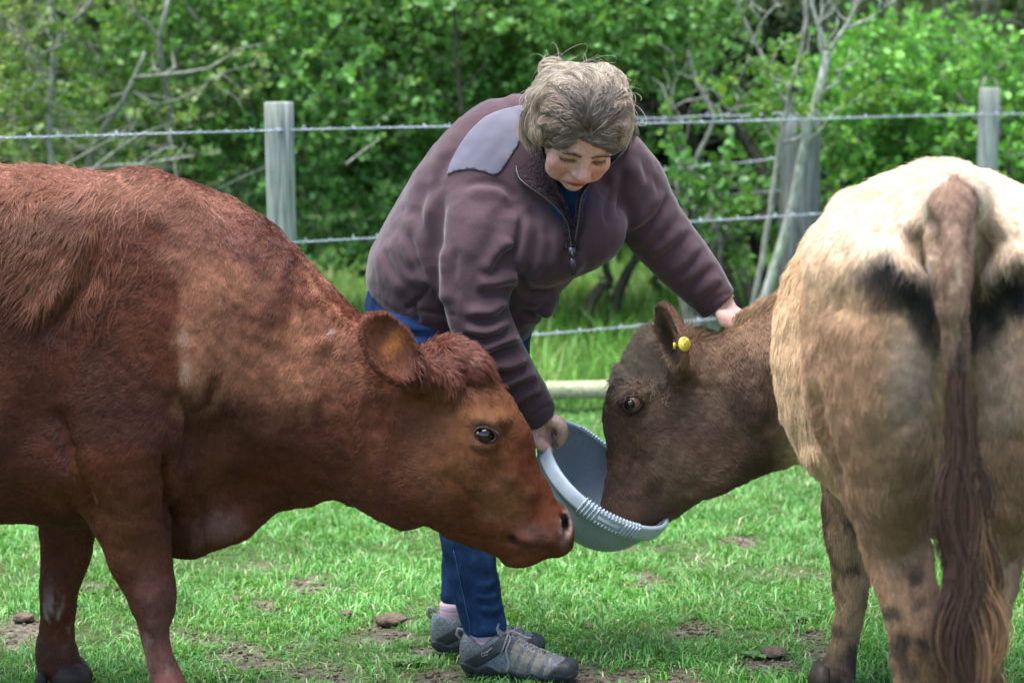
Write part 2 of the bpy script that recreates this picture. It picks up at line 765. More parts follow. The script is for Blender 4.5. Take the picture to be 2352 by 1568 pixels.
vcol('hide', .75, .15, 60, .3, 220, .3, .003)
m, nt, b = nmat('hair', .45, .28)
nt.links.new(attr(nt), b.inputs['Base Color'])
M['hair'] = m
m, nt, b = nmat('woman_hair', .38, .5)
nt.links.new(attr(nt), b.inputs['Base Color'])
M['woman_hair'] = m
simple('brow', (.085, .055, .038), .7, .2)
simple('eyeball', (.006, .004, .004), .06, .6)
simple('eye_rim', (.055, .024, .017), .6, .25)
simple('dark_lid', (.018, .012, .011), .6, .25)
simple('eye_white', (.15, .075, .05), .15, .5)
simple('hoof', (.035, .024, .018), .55, .3, 30, .4, 60, .3)
m = vcol('skin', .5, .35, 130, .17, 320, .3, .0015)
m.node_tree.nodes['Principled BSDF'].inputs['Subsurface Weight'].default_value = .08
m.node_tree.nodes['Principled BSDF'].inputs['Subsurface Radius'].default_value = (.012, .004, .002)
m.node_tree.nodes['Principled BSDF'].inputs['Subsurface Scale'].default_value = .15
vcol('fleece', .95, .08, 300, .16, 420, .35, .003, sheen=.22)
simple('pile', (.020, .012, .015), .95, .05, 160, .5, 160, .9, .008, sheen=.2)
simple('yoke', (.125, .117, .150), .8, .15, 900, .12, 900, .2, .001)
simple('zip', (.03, .03, .035), .35, .5)
simple('shirt', (.008, .035, .085), .9, .1, 500, .2, 300, .2, .002)
m, nt, b = nmat('denim', .85, .15)
f1 = noise(nt, 28, 5)
f2 = noise(nt, 700, 2, stretch=(1, 1, .15))
c1 = ramp(nt, f1, [(.3, (.005, .016, .050)), (.6, (.011, .034, .095)), (.85, (.028, .072, .17))])
c1 = mixc(nt, c1, ramp(nt, f2, [(.3, (.6,) * 3), (.7, (1.35,) * 3)]), 1.0)
nt.links.new(c1, b.inputs['Base Color'])
bump(nt, b, noise(nt, 400, 3), .25, .002)
M['denim'] = m
simple('stitch', (.05, .10, .22), .9, .1)
# shoe
m, nt, b = nmat('shoe_mesh', .85, .2)
vo = N_(nt, 'TexVoronoi', Scale=330.0)
tc = N_(nt, 'TexCoord')
nt.links.new(tc.outputs['Object'], vo.inputs['Vector'])
c1 = ramp(nt, vo.outputs['Distance'], [(.1, (.27, .30, .33)), (.6, (.10, .12, .14))])
c1 = mixc(nt, c1, ramp(nt, noise(nt, 22, 5), [(.35, (.65, .6, .52)), (.7, (1.1, 1.1, 1.1))]), 1.0)
nt.links.new(c1, b.inputs['Base Color'])
bump(nt, b, vo.outputs['Distance'], .5, .002)
M['shoe_mesh'] = m
simple('shoe_suede', (.20, .18, .155), .9, .1, 60, .35, 500, .4, .002)
simple('shoe_dark', (.022, .024, .028), .55, .35, 40, .5, 200, .2, .001)
simple('shoe_sole', (.03, .035, .042), .6, .3, 35, .6, 120, .4, .002)
simple('lace', (.20, .20, .22), .85, .1, 400, .3, 600, .4, .001)
m, nt, b = nmat('sock', .9, .1)
wv = N_(nt, 'TexWave', Scale=16.0, Distortion=.3)
wv.bands_direction = 'Z'
tc = N_(nt, 'TexCoord')
nt.links.new(tc.outputs['Object'], wv.inputs['Vector'])
nt.links.new(ramp(nt, wv.outputs['Fac'], [(.2, (.30, .30, .42)), (.45, (.55, .22, .25)), (.6, (.55, .14, .10)), (.85, (.45, .35, .40))]), b.inputs['Base Color'])
M['sock'] = m
# bucket plastic
m, nt, b = nmat('tub_plastic', .42, .45)
c1 = ramp(nt, noise(nt, 9, 5), [(.3, (.19, .235, .275)), (.7, (.245, .295, .335))])
sp = N_(nt, 'TexNoise', Scale=120.0, Detail=2.0)
tc = N_(nt, 'TexCoord')
nt.links.new(tc.outputs['Object'], sp.inputs['Vector'])
c1 = mixc(nt, c1, ramp(nt, sp.outputs['Fac'], [(.27, (.25, .25, .22)), (.34, (1, 1, 1))]), .8)
nt.links.new(c1, b.inputs['Base Color'])
bump(nt, b, noise(nt, 300, 3), .12, .001)
M['tub_plastic'] = m
m, nt, b = nmat('tub_rim', .38, .5)
nt.links.new(ramp(nt, noise(nt, 40, 5), [(.3, (.34, .40, .47)), (.7, (.42, .48, .55))]), b.inputs['Base Color'])
M['tub_rim'] = m
simple('tag_yellow', (.72, .62, .08), .45, .4, 90, .15)
simple('wire', (.34, .38, .42), .4, .6, 60, .3)
# posts
def wood(name, ca, cb, cd, zs=.06):
    m, nt, b = nmat(name, .9, .1)
    f = noise(nt, 60, 6, .6, stretch=(1, 1, zs), dist=.6)
    c = ramp(nt, f, [(.28, cd), (.42, ca), (.7, cb)])
    g = noise(nt, 7, 4)
    c = mixc(nt, c, ramp(nt, g, [(.35, (.8, .9, .72)), (.7, (1.08, 1.05, 1.06))]), 1.0)
    nt.links.new(c, b.inputs['Base Color'])
    bump(nt, b, f, .8, .006)
    M[name] = m


wood('post_wood', (.20, .205, .20), (.36, .37, .365), (.05, .05, .05))
wood('old_post_wood', (.12, .125, .125), (.20, .21, .21), (.03, .03, .03))
wood('log_wood', (.30, .285, .20), (.46, .44, .33), (.13, .12, .08), 1)
wood('grey_bark', (.16, .155, .135), (.36, .35, .31), (.06, .06, .05), .3)
wood('pale_bark', (.26, .26, .235), (.50, .50, .46), (.10, .10, .085), .3)
wood('dark_bark', (.045, .04, .032), (.09, .085, .07), (.02, .018, .015), .3)


def leaf_mat(name, trans=.35, rough=.45, spec=.35):
    m = bpy.data.materials.new(name)
    m.use_nodes = True
    nt = m.node_tree
    b = nt.nodes['Principled BSDF']
    b.inputs['Roughness'].default_value = rough
    b.inputs['Specular IOR Level'].default_value = spec
    c = attr(nt)
    nt.links.new(c, b.inputs['Base Color'])
    t = N_(nt, 'BsdfTranslucent')
    c2 = mixc(nt, c, (1.25, 1.15, .55), 1.0)
    nt.links.new(c2, t.inputs['Color'])
    mx = N_(nt, 'MixShader')
    mx.inputs[0].default_value = trans
    nt.links.new(b.outputs[0], mx.inputs[1])
    nt.links.new(t.outputs[0], mx.inputs[2])
    nt.links.new(mx.outputs[0], nt.nodes['Material Output'].inputs['Surface'])
    M[name] = m


leaf_mat('leaf')
leaf_mat('blade', .3, .45, .28)
# soil
m, nt, b = nmat('soil', .95, .1)
f = noise(nt, 3.0, 6, .6)
g = noise(nt, 38, 6, .65)
c1 = ramp(nt, g, [(.3, (.055, .042, .032)), (.5, (.13, .105, .08)), (.72, (.27, .225, .175))])
c2 = ramp(nt, g, [(.3, (.022, .045, .010)), (.7, (.06, .115, .026))])
wa = N_(nt, 'Attribute')
wa.attribute_name = 'Col'
c1 = mixc(nt, c1, c2, wa.outputs['Fac'], 'MIX')
nt.links.new(c1, b.inputs['Base Color'])
bump(nt, b, g, 1.0, .02)
M['soil'] = m
simple('clod', (.12, .09, .068), .95, .08, 40, .5, 70, .9, .01)
# ------------------------------------------------------------------ land, hedges, fence
def build_ground():
    xs = np.concatenate([[-220, -90, -40, -18, -9, -6], np.linspace(-4, 4, 107), [6, 9, 18, 40, 90, 220]])
    ys = np.concatenate([[-120, -40, -10, 0, 2], np.linspace(4, 10, 81), np.linspace(10.5, 20, 20), [30, 60, 120, 300]])
    X, Y = np.meshgrid(xs, ys, indexing='ij')
    P = np.stack([X, Y, X * 0], -1)
    near = smst(14, 8, np.abs(X)) * smst(24, 18, Y)
    Z = (fbm(P, 1.7, 2, 3) - .5) * .035 * near
    Z = Z - .012
    V = np.stack([X, Y, Z], -1).reshape(-1, 3)
    n = len(ys)
    i, j = np.meshgrid(np.arange(len(xs) - 1), np.arange(n - 1), indexing='ij')
    F = np.stack([i * n + j, (i + 1) * n + j, (i + 1) * n + j + 1, i * n + j + 1], -1).reshape(-1, 4)
    me = mesh_from('ground', V, F, [M['soil']])
    g = np.clip(.85 - worn(V[:, 0], V[:, 1]), 0, .85) * (.75 + .5 * fbm(V * [1, 1, 0], 2.2, 71, 2))
    set_col(me, np.repeat(np.clip(g, 0, 1)[:, None], 3, 1))
    return link('ground', me, kind='structure')


def gz(x, y):
    P = np.stack([np.asarray(x, float), np.asarray(y, float), np.zeros(np.shape(x))], -1)
    return (fbm(P, 1.7, 2, 3) - .5) * .035 - .012


# places where hooves have worn the turf away (seen at these points of the photograph)
WORN = []
for px_, py_, r_ in ((900, 1450, .16), (960, 1500, .12), (560, 1500, .16), (480, 1470, .10), (1760, 1525, .12), (1850, 1450, .07), (40, 1440, .14), (200, 1350, .07), (1320, 1540, .13), (1440, 1540, .10),
                     (760, 1545, .16), (330, 1330, .06), (2000, 1240, .06), (700, 1330, .10), (620, 1390, .08), (1600, 1440, .06), (1480, 1330, .10), (1700, 1240, .10), (1900, 1500, .10), (1000, 1550, .12), (1560, 1550, .08)):
    g_ = R(8.1) + math.atan((py_ - CY) / FPX)
    Yg = CAM_Z / math.tan(g_)
    WORN.append((*W(px_, py_, Yg)[:2], r_ * .52))


def worn(x, y):
    P = np.stack([x, y, x * 0], -1)
    cut = np.zeros(len(x))
    jit = (fbm(P, 14, 55, 2) - .5) * .16
    for wx, wy, wr in WORN:
        cut = np.maximum(cut, smst(wr * 1.5, wr * .5, np.hypot(x - wx, (y - wy) * .62) + jit))
    return np.maximum(cut, .45 * smst(.66, .76, fbm(P, 2.6, 66, 3)) * smst(7.5, 5.5, y))


def blades(n, xr, yr, lmin, lmax, wid, name, lab, patchy=True, cols=None, dens=None, bendy=.6, seed=0, stretch=1.0, maxw=None):
    x = RNG.uniform(*xr, n)
    y = RNG.uniform(*yr, n)
    P = np.stack([x, y, x * 0], -1)
    cl = fbm(P, 5.5, 100 + seed, 3)
    keep = RNG.random(n) < np.clip(.26 + 2.5 * (cl - .30), .24, 1)
    cut = np.zeros(n)
    if patchy:
        cut = worn(x, y)
        keep &= RNG.random(n) > cut * .90
    if dens is not None:
        keep &= RNG.random(n) < dens(x, y)
    x, y, P, cl, cut = x[keep], y[keep], P[keep], cl[keep], cut[keep]
    n = len(x)
    L = lmin + (lmax - lmin) * RNG.random(n) ** 1.5 * (.55 + .9 * cl)
    L *= (1 - .4 * cut)
    az = RNG.random(n) * 6.283
    tuft = fbm(P, 9, 130 + seed, 2) * 12
    az = np.where(RNG.random(n) < .45, tuft, az)
    bend = bendy * (.35 + 1.1 * RNG.random(n))
    dx, dy = np.cos(az), np.sin(az)
    wdt = wid * (.6 + .8 * RNG.random(n))
    tw = az + 1.57 + RNG.normal(0, .5, n)
    sx, sy = np.cos(tw) * wdt / 2, np.sin(tw) * wdt / 2
    z0 = gz(x, y) - .006
    V = np.zeros((n, 5, 3))
    for k, (t, ww) in enumerate(((0, .8), (.55, 1.0))):
        off = L * bend * t * t
        h = L * (t - .28 * bend * t * t)
        cx, cy_, cz = x + dx * off, y + dy * off, z0 + np.maximum(h, 0)
        V[:, 2 * k] = np.stack([cx - sx * ww, cy_ - sy * ww, cz], 1)
        V[:, 2 * k + 1] = np.stack([cx + sx * ww, cy_ + sy * ww, cz], 1)
    V[:, 4] = np.stack([x + dx * L * bend, y + dy * L * bend, z0 + L * (1 - .30 * bend) - .22 * L * bend ** 2], 1)
    b = np.arange(n)[:, None] * 5
    F4 = b + [0, 1, 3, 2]
    F3 = b + [2, 3, 4]
    c0 = np.array(cols or [(.07, .225, .042), (.12, .325, .065), (.20, .41, .13), (.44, .42, .26)])
    pick = RNG.choice(len(c0), n, p=[.3, .42, .22, .06])
    C = c0[pick] * (.65 + .7 * fbm(P, 3, 150, 2))[:, None] * (.8 + .4 * RNG.random((n, 1)))
    me = mesh_from(name, V.reshape(-1, 3), [F4, F3], [M['blade']])
    set_col(me, np.repeat(C, 5, 0))
    return link(name, me, kind='stuff', label=lab)


inv = lambda x, y: np.where(np.abs(x) < .30 * y + .25, 1.0, .22)
build_ground()
blades(450000, (-2.9, 2.9), (4.35, 8.9), .020, .054, .0034, 'grass', 'short grazed grass of the paddock', dens=inv, seed=1, bendy=.8)
blades(15000, (-2.9, 2.9), (4.4, 8.8), .05, .11, .0036, 'grass_tufts', 'longer tufts in the grazed grass', dens=lambda x, y: inv(x, y) * smst(.5, .64, fbm(np.stack([x, y, x * 0], -1), 3.2, 9, 2)), bendy=.8, seed=2)
FENCE_A, FENCE_B = np.array([-.867, 7.4]), np.array([2.28, 9.5])


def behind(x, y):
    t = (FENCE_B - FENCE_A)
    s_ = ((x - FENCE_A[0]) * t[1] - (y - FENCE_A[1]) * t[0]) / np.linalg.norm(t)
    return -s_            # metres beyond the fence


tallc = [(.08, .21, .03), (.12, .30, .04), (.17, .33, .07), (.30, .30, .14)]
blades(60000, (-3.6, 4.4), (6.6, 13.5), .10, .34, .0055, 'tall_grass', 'tall ungrazed grass beyond the wire fence', patchy=False, cols=tallc,
       dens=lambda x, y: smst(.12, .35, behind(x, y)) * smst(3.6, 2.4, behind(x, y)) * np.where(np.abs(x) < .30 * y + .3, 1, .3), bendy=.55, seed=3)
blades(26000, (-4.5, 5.5), (9.0, 17), .08, .26, .010, 'meadow_grass', 'pale meadow grass under and beyond the hedge', patchy=False, cols=[(.12, .28, .05), (.15, .33, .06), (.20, .36, .09), (.34, .34, .17)],
       dens=lambda x, y: smst(2.2, 3.2, behind(x, y)), bendy=.5, seed=4)


# ---- woody plants
def leaves_mesh(name, P, D, size, col, mat='leaf'):
    """P leaf bases, D leaf directions: folded four-sided leaves with two faces each side of the midrib"""
    n = len(P)
    D = D / (np.linalg.norm(D, axis=1)[:, None] + 1e-9)
    r = RNG.normal(0, 1, (n, 3))
    S = np.cross(D, r)
    S /= np.linalg.norm(S, axis=1)[:, None] + 1e-9
    U = np.cross(S, D)
    L = size * (.6 + .8 * RNG.random(n))[:, None]
    w = L * .42
    V = np.zeros((n, 6, 3))
    V[:, 0] = P
    V[:, 1] = P + D * L * .35 + S * w + U * L * .10
    V[:, 2] = P + D * L * .78 + S * w * .75 + U * L * .06
    V[:, 3] = P + D * L - U * L * .08
    V[:, 4] = P + D * L * .78 - S * w * .75 + U * L * .06
    V[:, 5] = P + D * L * .35 - S * w + U * L * .10
    b = np.arange(n)[:, None] * 6
    F = np.concatenate([b + [0, 1, 2, 3], b + [0, 3, 4, 5]])
    me = mesh_from(name, V.reshape(-1, 3), F, [M[mat]], False)
    set_col(me, np.repeat(col, 6, 0))
    return me


def limb(mb, p0, p1, r0, r1, wig=.06, n=6, sides=6, seed=None):
    p0, p1 = np.asarray(p0, float), np.asarray(p1, float)
    L = np.linalg.norm(p1 - p0)
    t = np.linspace(0, 1, n)[:, None]
    P = p0 * (1 - t) + p1 * t
    P[1:-1] += RNG.normal(0, wig * L / 3, (n - 2, 3))
    P = crspline(P, 2)
    mb.tube(P, np.linspace(r0, r1, len(P)), sides)
    return P


def bush(name, label, cat, group, x, y, rx, ry, z0, z1, ntw, leaf, cols, stems=5, bark='grey_bark', dens=.46, per=13, gap=3.0, seed=0, bare=0, base_z=0.0, front=.6, stem_x=None):
    """a shrub: stems and limbs, twigs through an uneven crown, rosettes of leaves along the twigs"""
    t = thing(name, label, cat, group, (x, y, 0))
    wood_, bare_ = MB(), MB()
    tops = []
    for k in range(stems):
        a = RNG.random() * 6.28
        b0 = np.array([(x if stem_x is None else stem_x) + .25 * rx * math.cos(a) * RNG.random(), y + .25 * ry * math.sin(a), base_z - .05])
        a2 = RNG.random() * 6.28
        e = np.array([x + rx * .75 * math.cos(a2), y + ry * .7 * math.sin(a2), z0 + (z1 - z0) * (.55 + .45 * RNG.random())])
        P = limb(wood_, b0, e, .028 + .02 * RNG.random(), .008, .16, 7, 6)
        tops.append(P)
        for q in range(7):
            i = RNG.integers(4, len(P))
            d = np.array([RNG.normal(0, 1), RNG.normal(0, 1), RNG.normal(.3, .6)])
            tops.append(limb(wood_, P[i], P[i] + nrm(d) * rx * (.3 + .45 * RNG.random()), .010, .003, .2, 5, 5))
    for k in range(bare):
        p = np.array([x + rx * RNG.normal(0, .55), y - ry * (.5 + .5 * RNG.random()), z0 + (z1 - z0) * RNG.random() * .9])
        d = nrm([RNG.normal(0, 1), -.2 + RNG.normal(0, .3), RNG.normal(.25, .6)])
        P = limb(bare_, p, p + d * (.35 + .5 * RNG.random()), .007, .002, .25, 6, 5)
        for q in range(3):
            i = RNG.integers(2, len(P))
            limb(bare_, P[i], P[i] + nrm(d + RNG.normal(0, .7, 3)) * .25, .004, .0012, .25, 4, 4)
    part('trunk', wood_.mesh('trunk', [M[bark]]), t)
    if bare:
        part('bare_twigs', bare_.mesh('bare_twigs', [M[bark]]), t, kind='stuff')
    # twigs where the clumps are
    N = ntw * 6
    u = RNG.normal(0, 1, (N, 3))
    u /= np.linalg.norm(u, axis=1)[:, None]
    rad = RNG.random(N) ** .45
    zc, rz = (z0 + z1) / 2, (z1 - z0) / 2
    C = np.stack([x + u[:, 0] * rx * rad, y + u[:, 1] * ry * rad, zc + u[:, 2] * rz * rad], 1)
    f = fbm(C, gap, 300 + seed, 3)
    front_w = np.where(u[:, 1] * rad < front, 1, .35)
    ok = (f > 1 - dens - .05 * RNG.random(N)) & (RNG.random(N) < front_w) & (C[:, 2] > base_z + .03)
    C, u = C[ok][:ntw], u[ok][:ntw]
    n = len(C)
    d = u * .6 + RNG.normal(0, .55, (n, 3)) + np.array([0, 0, .35])
    d /= np.linalg.norm(d, axis=1)[:, None]
    L = .10 + .16 * RNG.random(n)
    tw = MB()
    # twigs as thin three-sided rods, joined: far too small to pick apart
    s1 = np.cross(d, [0, 0, 1.0])
    s1 /= np.linalg.norm(s1, axis=1)[:, None] + 1e-9
    s2 = np.cross(d, s1)
    V = []
    for end, r in ((0, .0028), (1, .0012)):
        for k in range(3):
            a = k * 2.094
            V.append(C + d * (L * end)[:, None] + s1 * r * math.cos(a) + s2 * r * math.sin(a))
    V = np.stack(V, 1)
    b = np.arange(n)[:, None] * 6
    F = np.concatenate([b + [0, 1, 4, 3], b + [1, 2, 5, 4], b + [2, 0, 3, 5]])
    part('twigs', mesh_from('twigs', V.reshape(-1, 3), F, [M[bark]]), t, kind='stuff')
    # rosettes
    tt = RNG.random((n, per)) ** .7
    nod = np.round(tt * 3) / 3
    P = C[:, None] + d[:, None] * (L[:, None] * nod)[..., None] + RNG.normal(0, .006, (n, per, 3))
    D = RNG.normal(0, 1, (n, per, 3)) + d[:, None] * .5 + np.array([0, -.15, .35])
    c0 = np.array(cols)
    ci = RNG.choice(len(c0), n)
    col = c0[ci] * (.7 + .6 * RNG.random((n, 1)))
    col = np.repeat(col[:, None], per, 1) * (.75 + .5 * RNG.random((n, per, 1)))
    me = leaves_mesh('crown', P.reshape(-1, 3), D.reshape(-1, 3), leaf, col.reshape(-1, 3))
    part('crown', me, t, kind='stuff')
    return t


def px2x(px, Y):
    return (px - CX) / FPX * Y


HAW = [(.12, .29, .06), (.17, .37, .09), (.22, .42, .12), (.10, .24, .05)]
PALE = [(.18, .30, .07), (.24, .36, .10), (.14, .25, .06), (.25, .32, .13)]
DARK = [(.010, .026, .008), (.016, .038, .011), (.007, .018, .006)]  # ivy leaves, near-black: shade of the overhung hollow put into the colour
GREY = [(.15, .21, .09), (.11, .18, .065), (.19, .24, .13)]
HG = 'bushes of the overgrown hedge behind the fence'
bush('hawthorn_bush', 'dense bright green hawthorn bush directly behind the weathered fence post on the cow side', 'bush', HG, px2x(640, 10.6), 10.7, 1.15, .75, .25, 2.7, 2500, .036, HAW, 4, seed=1, dens=.55)
bush('hawthorn_bush', 'tall hawthorn bush with dark slim stem rising behind the bent back of the woman', 'bush', HG, px2x(1080, 11.2), 11.3, 1.15, .8, .3, 2.9, 2600, .036, HAW, 4, 'dark_bark', seed=2, dens=.55)
bush('hawthorn_bush', 'low leafy hawthorn branches hanging over the dark hollow beside the grey saplings', 'bush', HG, px2x(1420, 10.4), 10.5, .85, .5, 1.18, 2.6, 900, .034, HAW, 3, 'dark_bark', seed=3, dens=.50, stem_x=px2x(1760, 10.4))
bush('hawthorn_bush', 'vivid green hawthorn bush above the rump of the tan cow', 'bush', HG, px2x(2130, 10.6), 10.9, 1.0, .6, .3, 1.66, 1900, .034, [(.10, .30, .045), (.14, .37, .06), (.19, .41, .085)], 5, seed=4, dens=.52)
bush('blackthorn_bush', 'pale yellowish bush full of bare grey twigs above the back of the red cow', 'bush', HG, px2x(120, 9.9), 10.1, 1.1, .65, .2, 2.6, 900, .030, PALE, 6, seed=5, dens=.47, bare=24, gap=4)
bush('willow_bush', 'pale grey green small leaved bush filling the top corner over the short fence post', 'bush', HG, px2x(2050, 13.4), 13.6, 1.9, .8, 1.0, 3.6, 2000, .028, GREY, 5, seed=6, dens=.56, bare=12, gap=2.4)
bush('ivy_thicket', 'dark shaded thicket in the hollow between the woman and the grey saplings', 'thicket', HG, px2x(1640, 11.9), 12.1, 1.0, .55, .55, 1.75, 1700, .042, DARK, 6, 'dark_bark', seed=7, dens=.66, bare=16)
bush('elder_sapling', 'little leafy seedling standing in the grass below the outstretched sleeve', 'sapling', HG, px2x(1600, 9.6), 9.6, .15, .15, .62, 1.02, 40, .045, [(.09, .22, .05), (.07, .18, .04)], 2, seed=8, dens=.8, per=9)
bush('elder_sapling', 'small pale seedling with drooping leaves nearer the saplings', 'sapling', HG, px2x(1680, 9.9), 9.9, .14, .14, .55, .90, 30, .045, [(.11, .24, .05), (.08, .2, .04)], 2, seed=9, dens=.8, per=8)
bush('thorn_sapling', 'small dark stemmed thorn in the meadow seen under the chest of the woman', 'sapling', HG, px2x(1400, 10.8), 10.8, .32, .3, .55, 1.0, 130, .032, [(.04, .10, .016), (.06, .14, .02)], 2, 'dark_bark', seed=10, dens=.7)

# one far mass of wood that closes the view
def woodland():
    n = 26000
    x = RNG.uniform(-8, 8.5, n)
    y = 14.6 + RNG.random(n) ** 1.4 * 3.5 + .05 * np.abs(x)
    z = RNG.uniform(.5, 6.5, n)
    P = np.stack([x, y, z], 1)
    f = fbm(P, .9, 500, 3)
    k = (f > .44) | (RNG.random(n) < .22)
    P = P[k]
    n = len(P)
    per = 4
    Q = np.repeat(P, per, 0) + RNG.normal(0, .07, (n * per, 3))
    D = RNG.normal(0, 1, Q.shape) + np.array([0, -.3, -.1])
    c0 = np.array([(.07, .15, .04), (.10, .21, .06), (.14, .26, .085), (.08, .13, .05)])
    C = np.repeat(c0[RNG.choice(4, n)] * (.5 + fbm(P, .7, 520, 2))[:, None], per, 0)
    me = leaves_mesh('woodland', Q, D, .10, C)
    link('woodland', me, kind='stuff', label='shaded wood beyond the hedge')
    for k in range(0):
        t = thing('woodland_tree', 'dark bare trunk standing in the shaded wood beyond the hedge', 'tree', 'trees of the shaded wood', (0, 0, 0))
        xx, yy = -5.5 + 1.35 * k + RNG.normal(0, .25), 15.2 + RNG.random()
        t.location = (xx, yy, 0)
        mb = MB()
        P_ = limb(mb, (xx, yy, -.1), (xx + RNG.normal(0, .4), yy, 6.0), .10 + .05 * RNG.random(), .03, .05, 7, 8)
        for q in range(7):
            i = RNG.integers(3, len(P_))
            limb(mb, P_[i], P_[i] + np.array([RNG.normal(0, .9), RNG.normal(-.3, .4), .5 + RNG.random()]), .03, .008, .15, 5, 5)
        part('trunk', mb.mesh('trunk', [M['dark_bark']]), t)
        Q = P_[-1] + RNG.normal(0, 1, (260, 3)) * np.array([.9, .6, .6])
        D = RNG.normal(0, 1, Q.shape)
        C = np.ones((260, 3)) * (.03, .065, .018) * (.7 + .6 * RNG.random((260, 1)))
        part('crown', leaves_mesh('crown', Q, D, .13, C), t, kind='stuff')
    # wooded bank behind everything
    xs = np.linspace(-60, 60, 61)
    ys = np.array([19.5, 21, 23, 26, 32, 45])
    hs = np.array([-.1, 2.0, 4.2, 6.5, 9, 11])
    X, Yg = np.meshgrid(xs, ys, indexing='ij')
    Z = np.repeat(hs[None], 61, 0) + (fbm(np.stack([X, Yg, X * 0], -1), .35, 540, 3) - .5) * 3 * (np.arange(6) > 0)
    V = np.stack([X, Yg, Z], -1).reshape(-1, 3)
    i, j = np.meshgrid(np.arange(60), np.arange(5), indexing='ij')
    F = np.stack([i * 6 + j, (i + 1) * 6 + j, (i + 1) * 6 + j + 1, i * 6 + j + 1], -1).reshape(-1, 4)
    link('wooded_bank', mesh_from('wooded_bank', V, F, [M['bank']]), kind='structure')


m, nt, b = nmat('bank', .95, .05)
nt.links.new(ramp(nt, noise(nt, 3.5, 8, .7), [(.35, (.02, .04, .012)), (.55, (.05, .10, .028)), (.75, (.10, .17, .055))]), b.inputs['Base Color'])
bump(nt, b, noise(nt, 4, 8, .7), 1, .5)
M['bank'] = m
woodland()


# ---- grey saplings by the old post
def pxpath(rows, Y):
    return np.array([W(a, b, Y if len(r) == 0 else r[0]) for a, b, *r in rows])


def sapling(label, Y, paths, twigs=(), leaves_at=(), bark='grey_bark'):
    base = W(*paths[0][0][0][:2], Y)
    t = thing('sapling', label, 'sapling', 'thin grey saplings by the old post', (float(base[0]), Y, 0))
    mb = MB()
    for rows, r0, r1 in paths:
        P = crspline(pxpath(rows, Y), 5)
        P = P + np.stack([fbm(P, 6, 610) - .5, fbm(P, 6, 611) - .5, 0 * P[:, 0]], 1) * .03
        mb.tube(P, np.linspace(r0, r1, len(P)), 8)
        for q in range(5):
            i = RNG.integers(len(P) // 3, len(P))
            limb(mb, P[i], P[i] + np.array([RNG.normal(0, .16), RNG.normal(0, .1), .12 + .2 * RNG.random()]), .005, .0015, .2, 5, 5)
    part('trunk', mb.mesh('trunk', [M[bark]]), t)
    Q, D, C = [], [], []
    for (a, b_, r, n) in leaves_at:
        c = W(a, b_, Y - .05)
        q = c + RNG.normal(0, 1, (n, 3)) * r
        q = np.repeat(q, 5, 0) + RNG.normal(0, .008, (n * 5, 3))
        Q.append(q)
        D.append(RNG.normal(0, 1, q.shape) + np.array([0, 0, .3]))
        C.append(np.repeat(np.array([(.13, .26, .04), (.16, .29, .055), (.10, .22, .035)])[RNG.choice(3, n)], 5, 0))
    if Q:
        part('crown', leaves_mesh('crown', np.concatenate(Q), np.concatenate(D), .032, np.concatenate(C)), t, kind='stuff')
    return t


sapling('forked pale barked sapling leaning across the old post', 9.35,
        [([(1735, 760), (1762, 660), (1795, 560), (1822, 450), (1845, 360), (1862, 280), (1880, 215), (1893, 150), (1897, 118)], .024, .019),
         ([(1897, 118), (1880, 60), (1862, 0), (1850, -60)], .013, .006), ([(1900, 120), (1935, 70), (1968, 10), (1985, -60)], .012, .006), ([(1893, 150), (1880, 90), (1888, 20), (1890, -40)], .007, .004),
         ([(1938, 66), (2000, 40), (2060, 0)], .007, .003)],
        (), [(1860, 260, .04, 10), (1990, 210, .06, 14)], 'pale_bark')
sapling('straight thin sapling just to the woman side of the old post', 9.2,
        [([(1722, 740), (1752, 600), (1772, 460), (1790, 330), (1812, 230), (1832, 150), (1850, 60), (1858, -60)], .016, .010), ([(1795, 330), (1842, 300), (1775, 190), (1730, 90), (1690, 0), (1660, -60)], .009, .006),
         ([(1730, 95), (1760, 40), (1790, 5)], .006, .003)],
        (), [(1770, 160, .05, 14), (1760, 240, .04, 8), (1660, 190, .05, 8)])
sapling('low twin stem sapling with mossy bark leaning out of the dark hollow', 9.9,
        [([(1560, 560), (1590, 400), (1622, 320), (1638, 270), (1615, 220), (1600, 195)], .014, .009), ([(1638, 270), (1670, 262), (1690, 258)], .007, .003), ([(1620, 225), (1570, 235), (1530, 260)], .006, .003), ([(1590, 400), (1560, 340), (1540, 300)], .007, .003)],
        (), [(1560, 290, .06, 10)])
sapling('slim dark stem rising through the hawthorn beyond the woman', 10.2,
        [([(1075, 700), (1070, 420), (1064, 300), (1052, 180), (1044, 60), (1040, -60)], .014, .009)], (), [], 'dark_bark')
sapling('mossy leaning stem at the top corner above the red cow', 9.6,
        [([(120, 420), (112, 300), (118, 190), (130, 110), (160, 60), (215, 0), (260, -60)], .017, .010), ([(118, 190), (60, 110), (20, 60)], .008, .004), ([(130, 110), (90, 40), (80, -20)], .008, .004)], (), [(60, 200, .08, 12), (170, 120, .08, 10)])


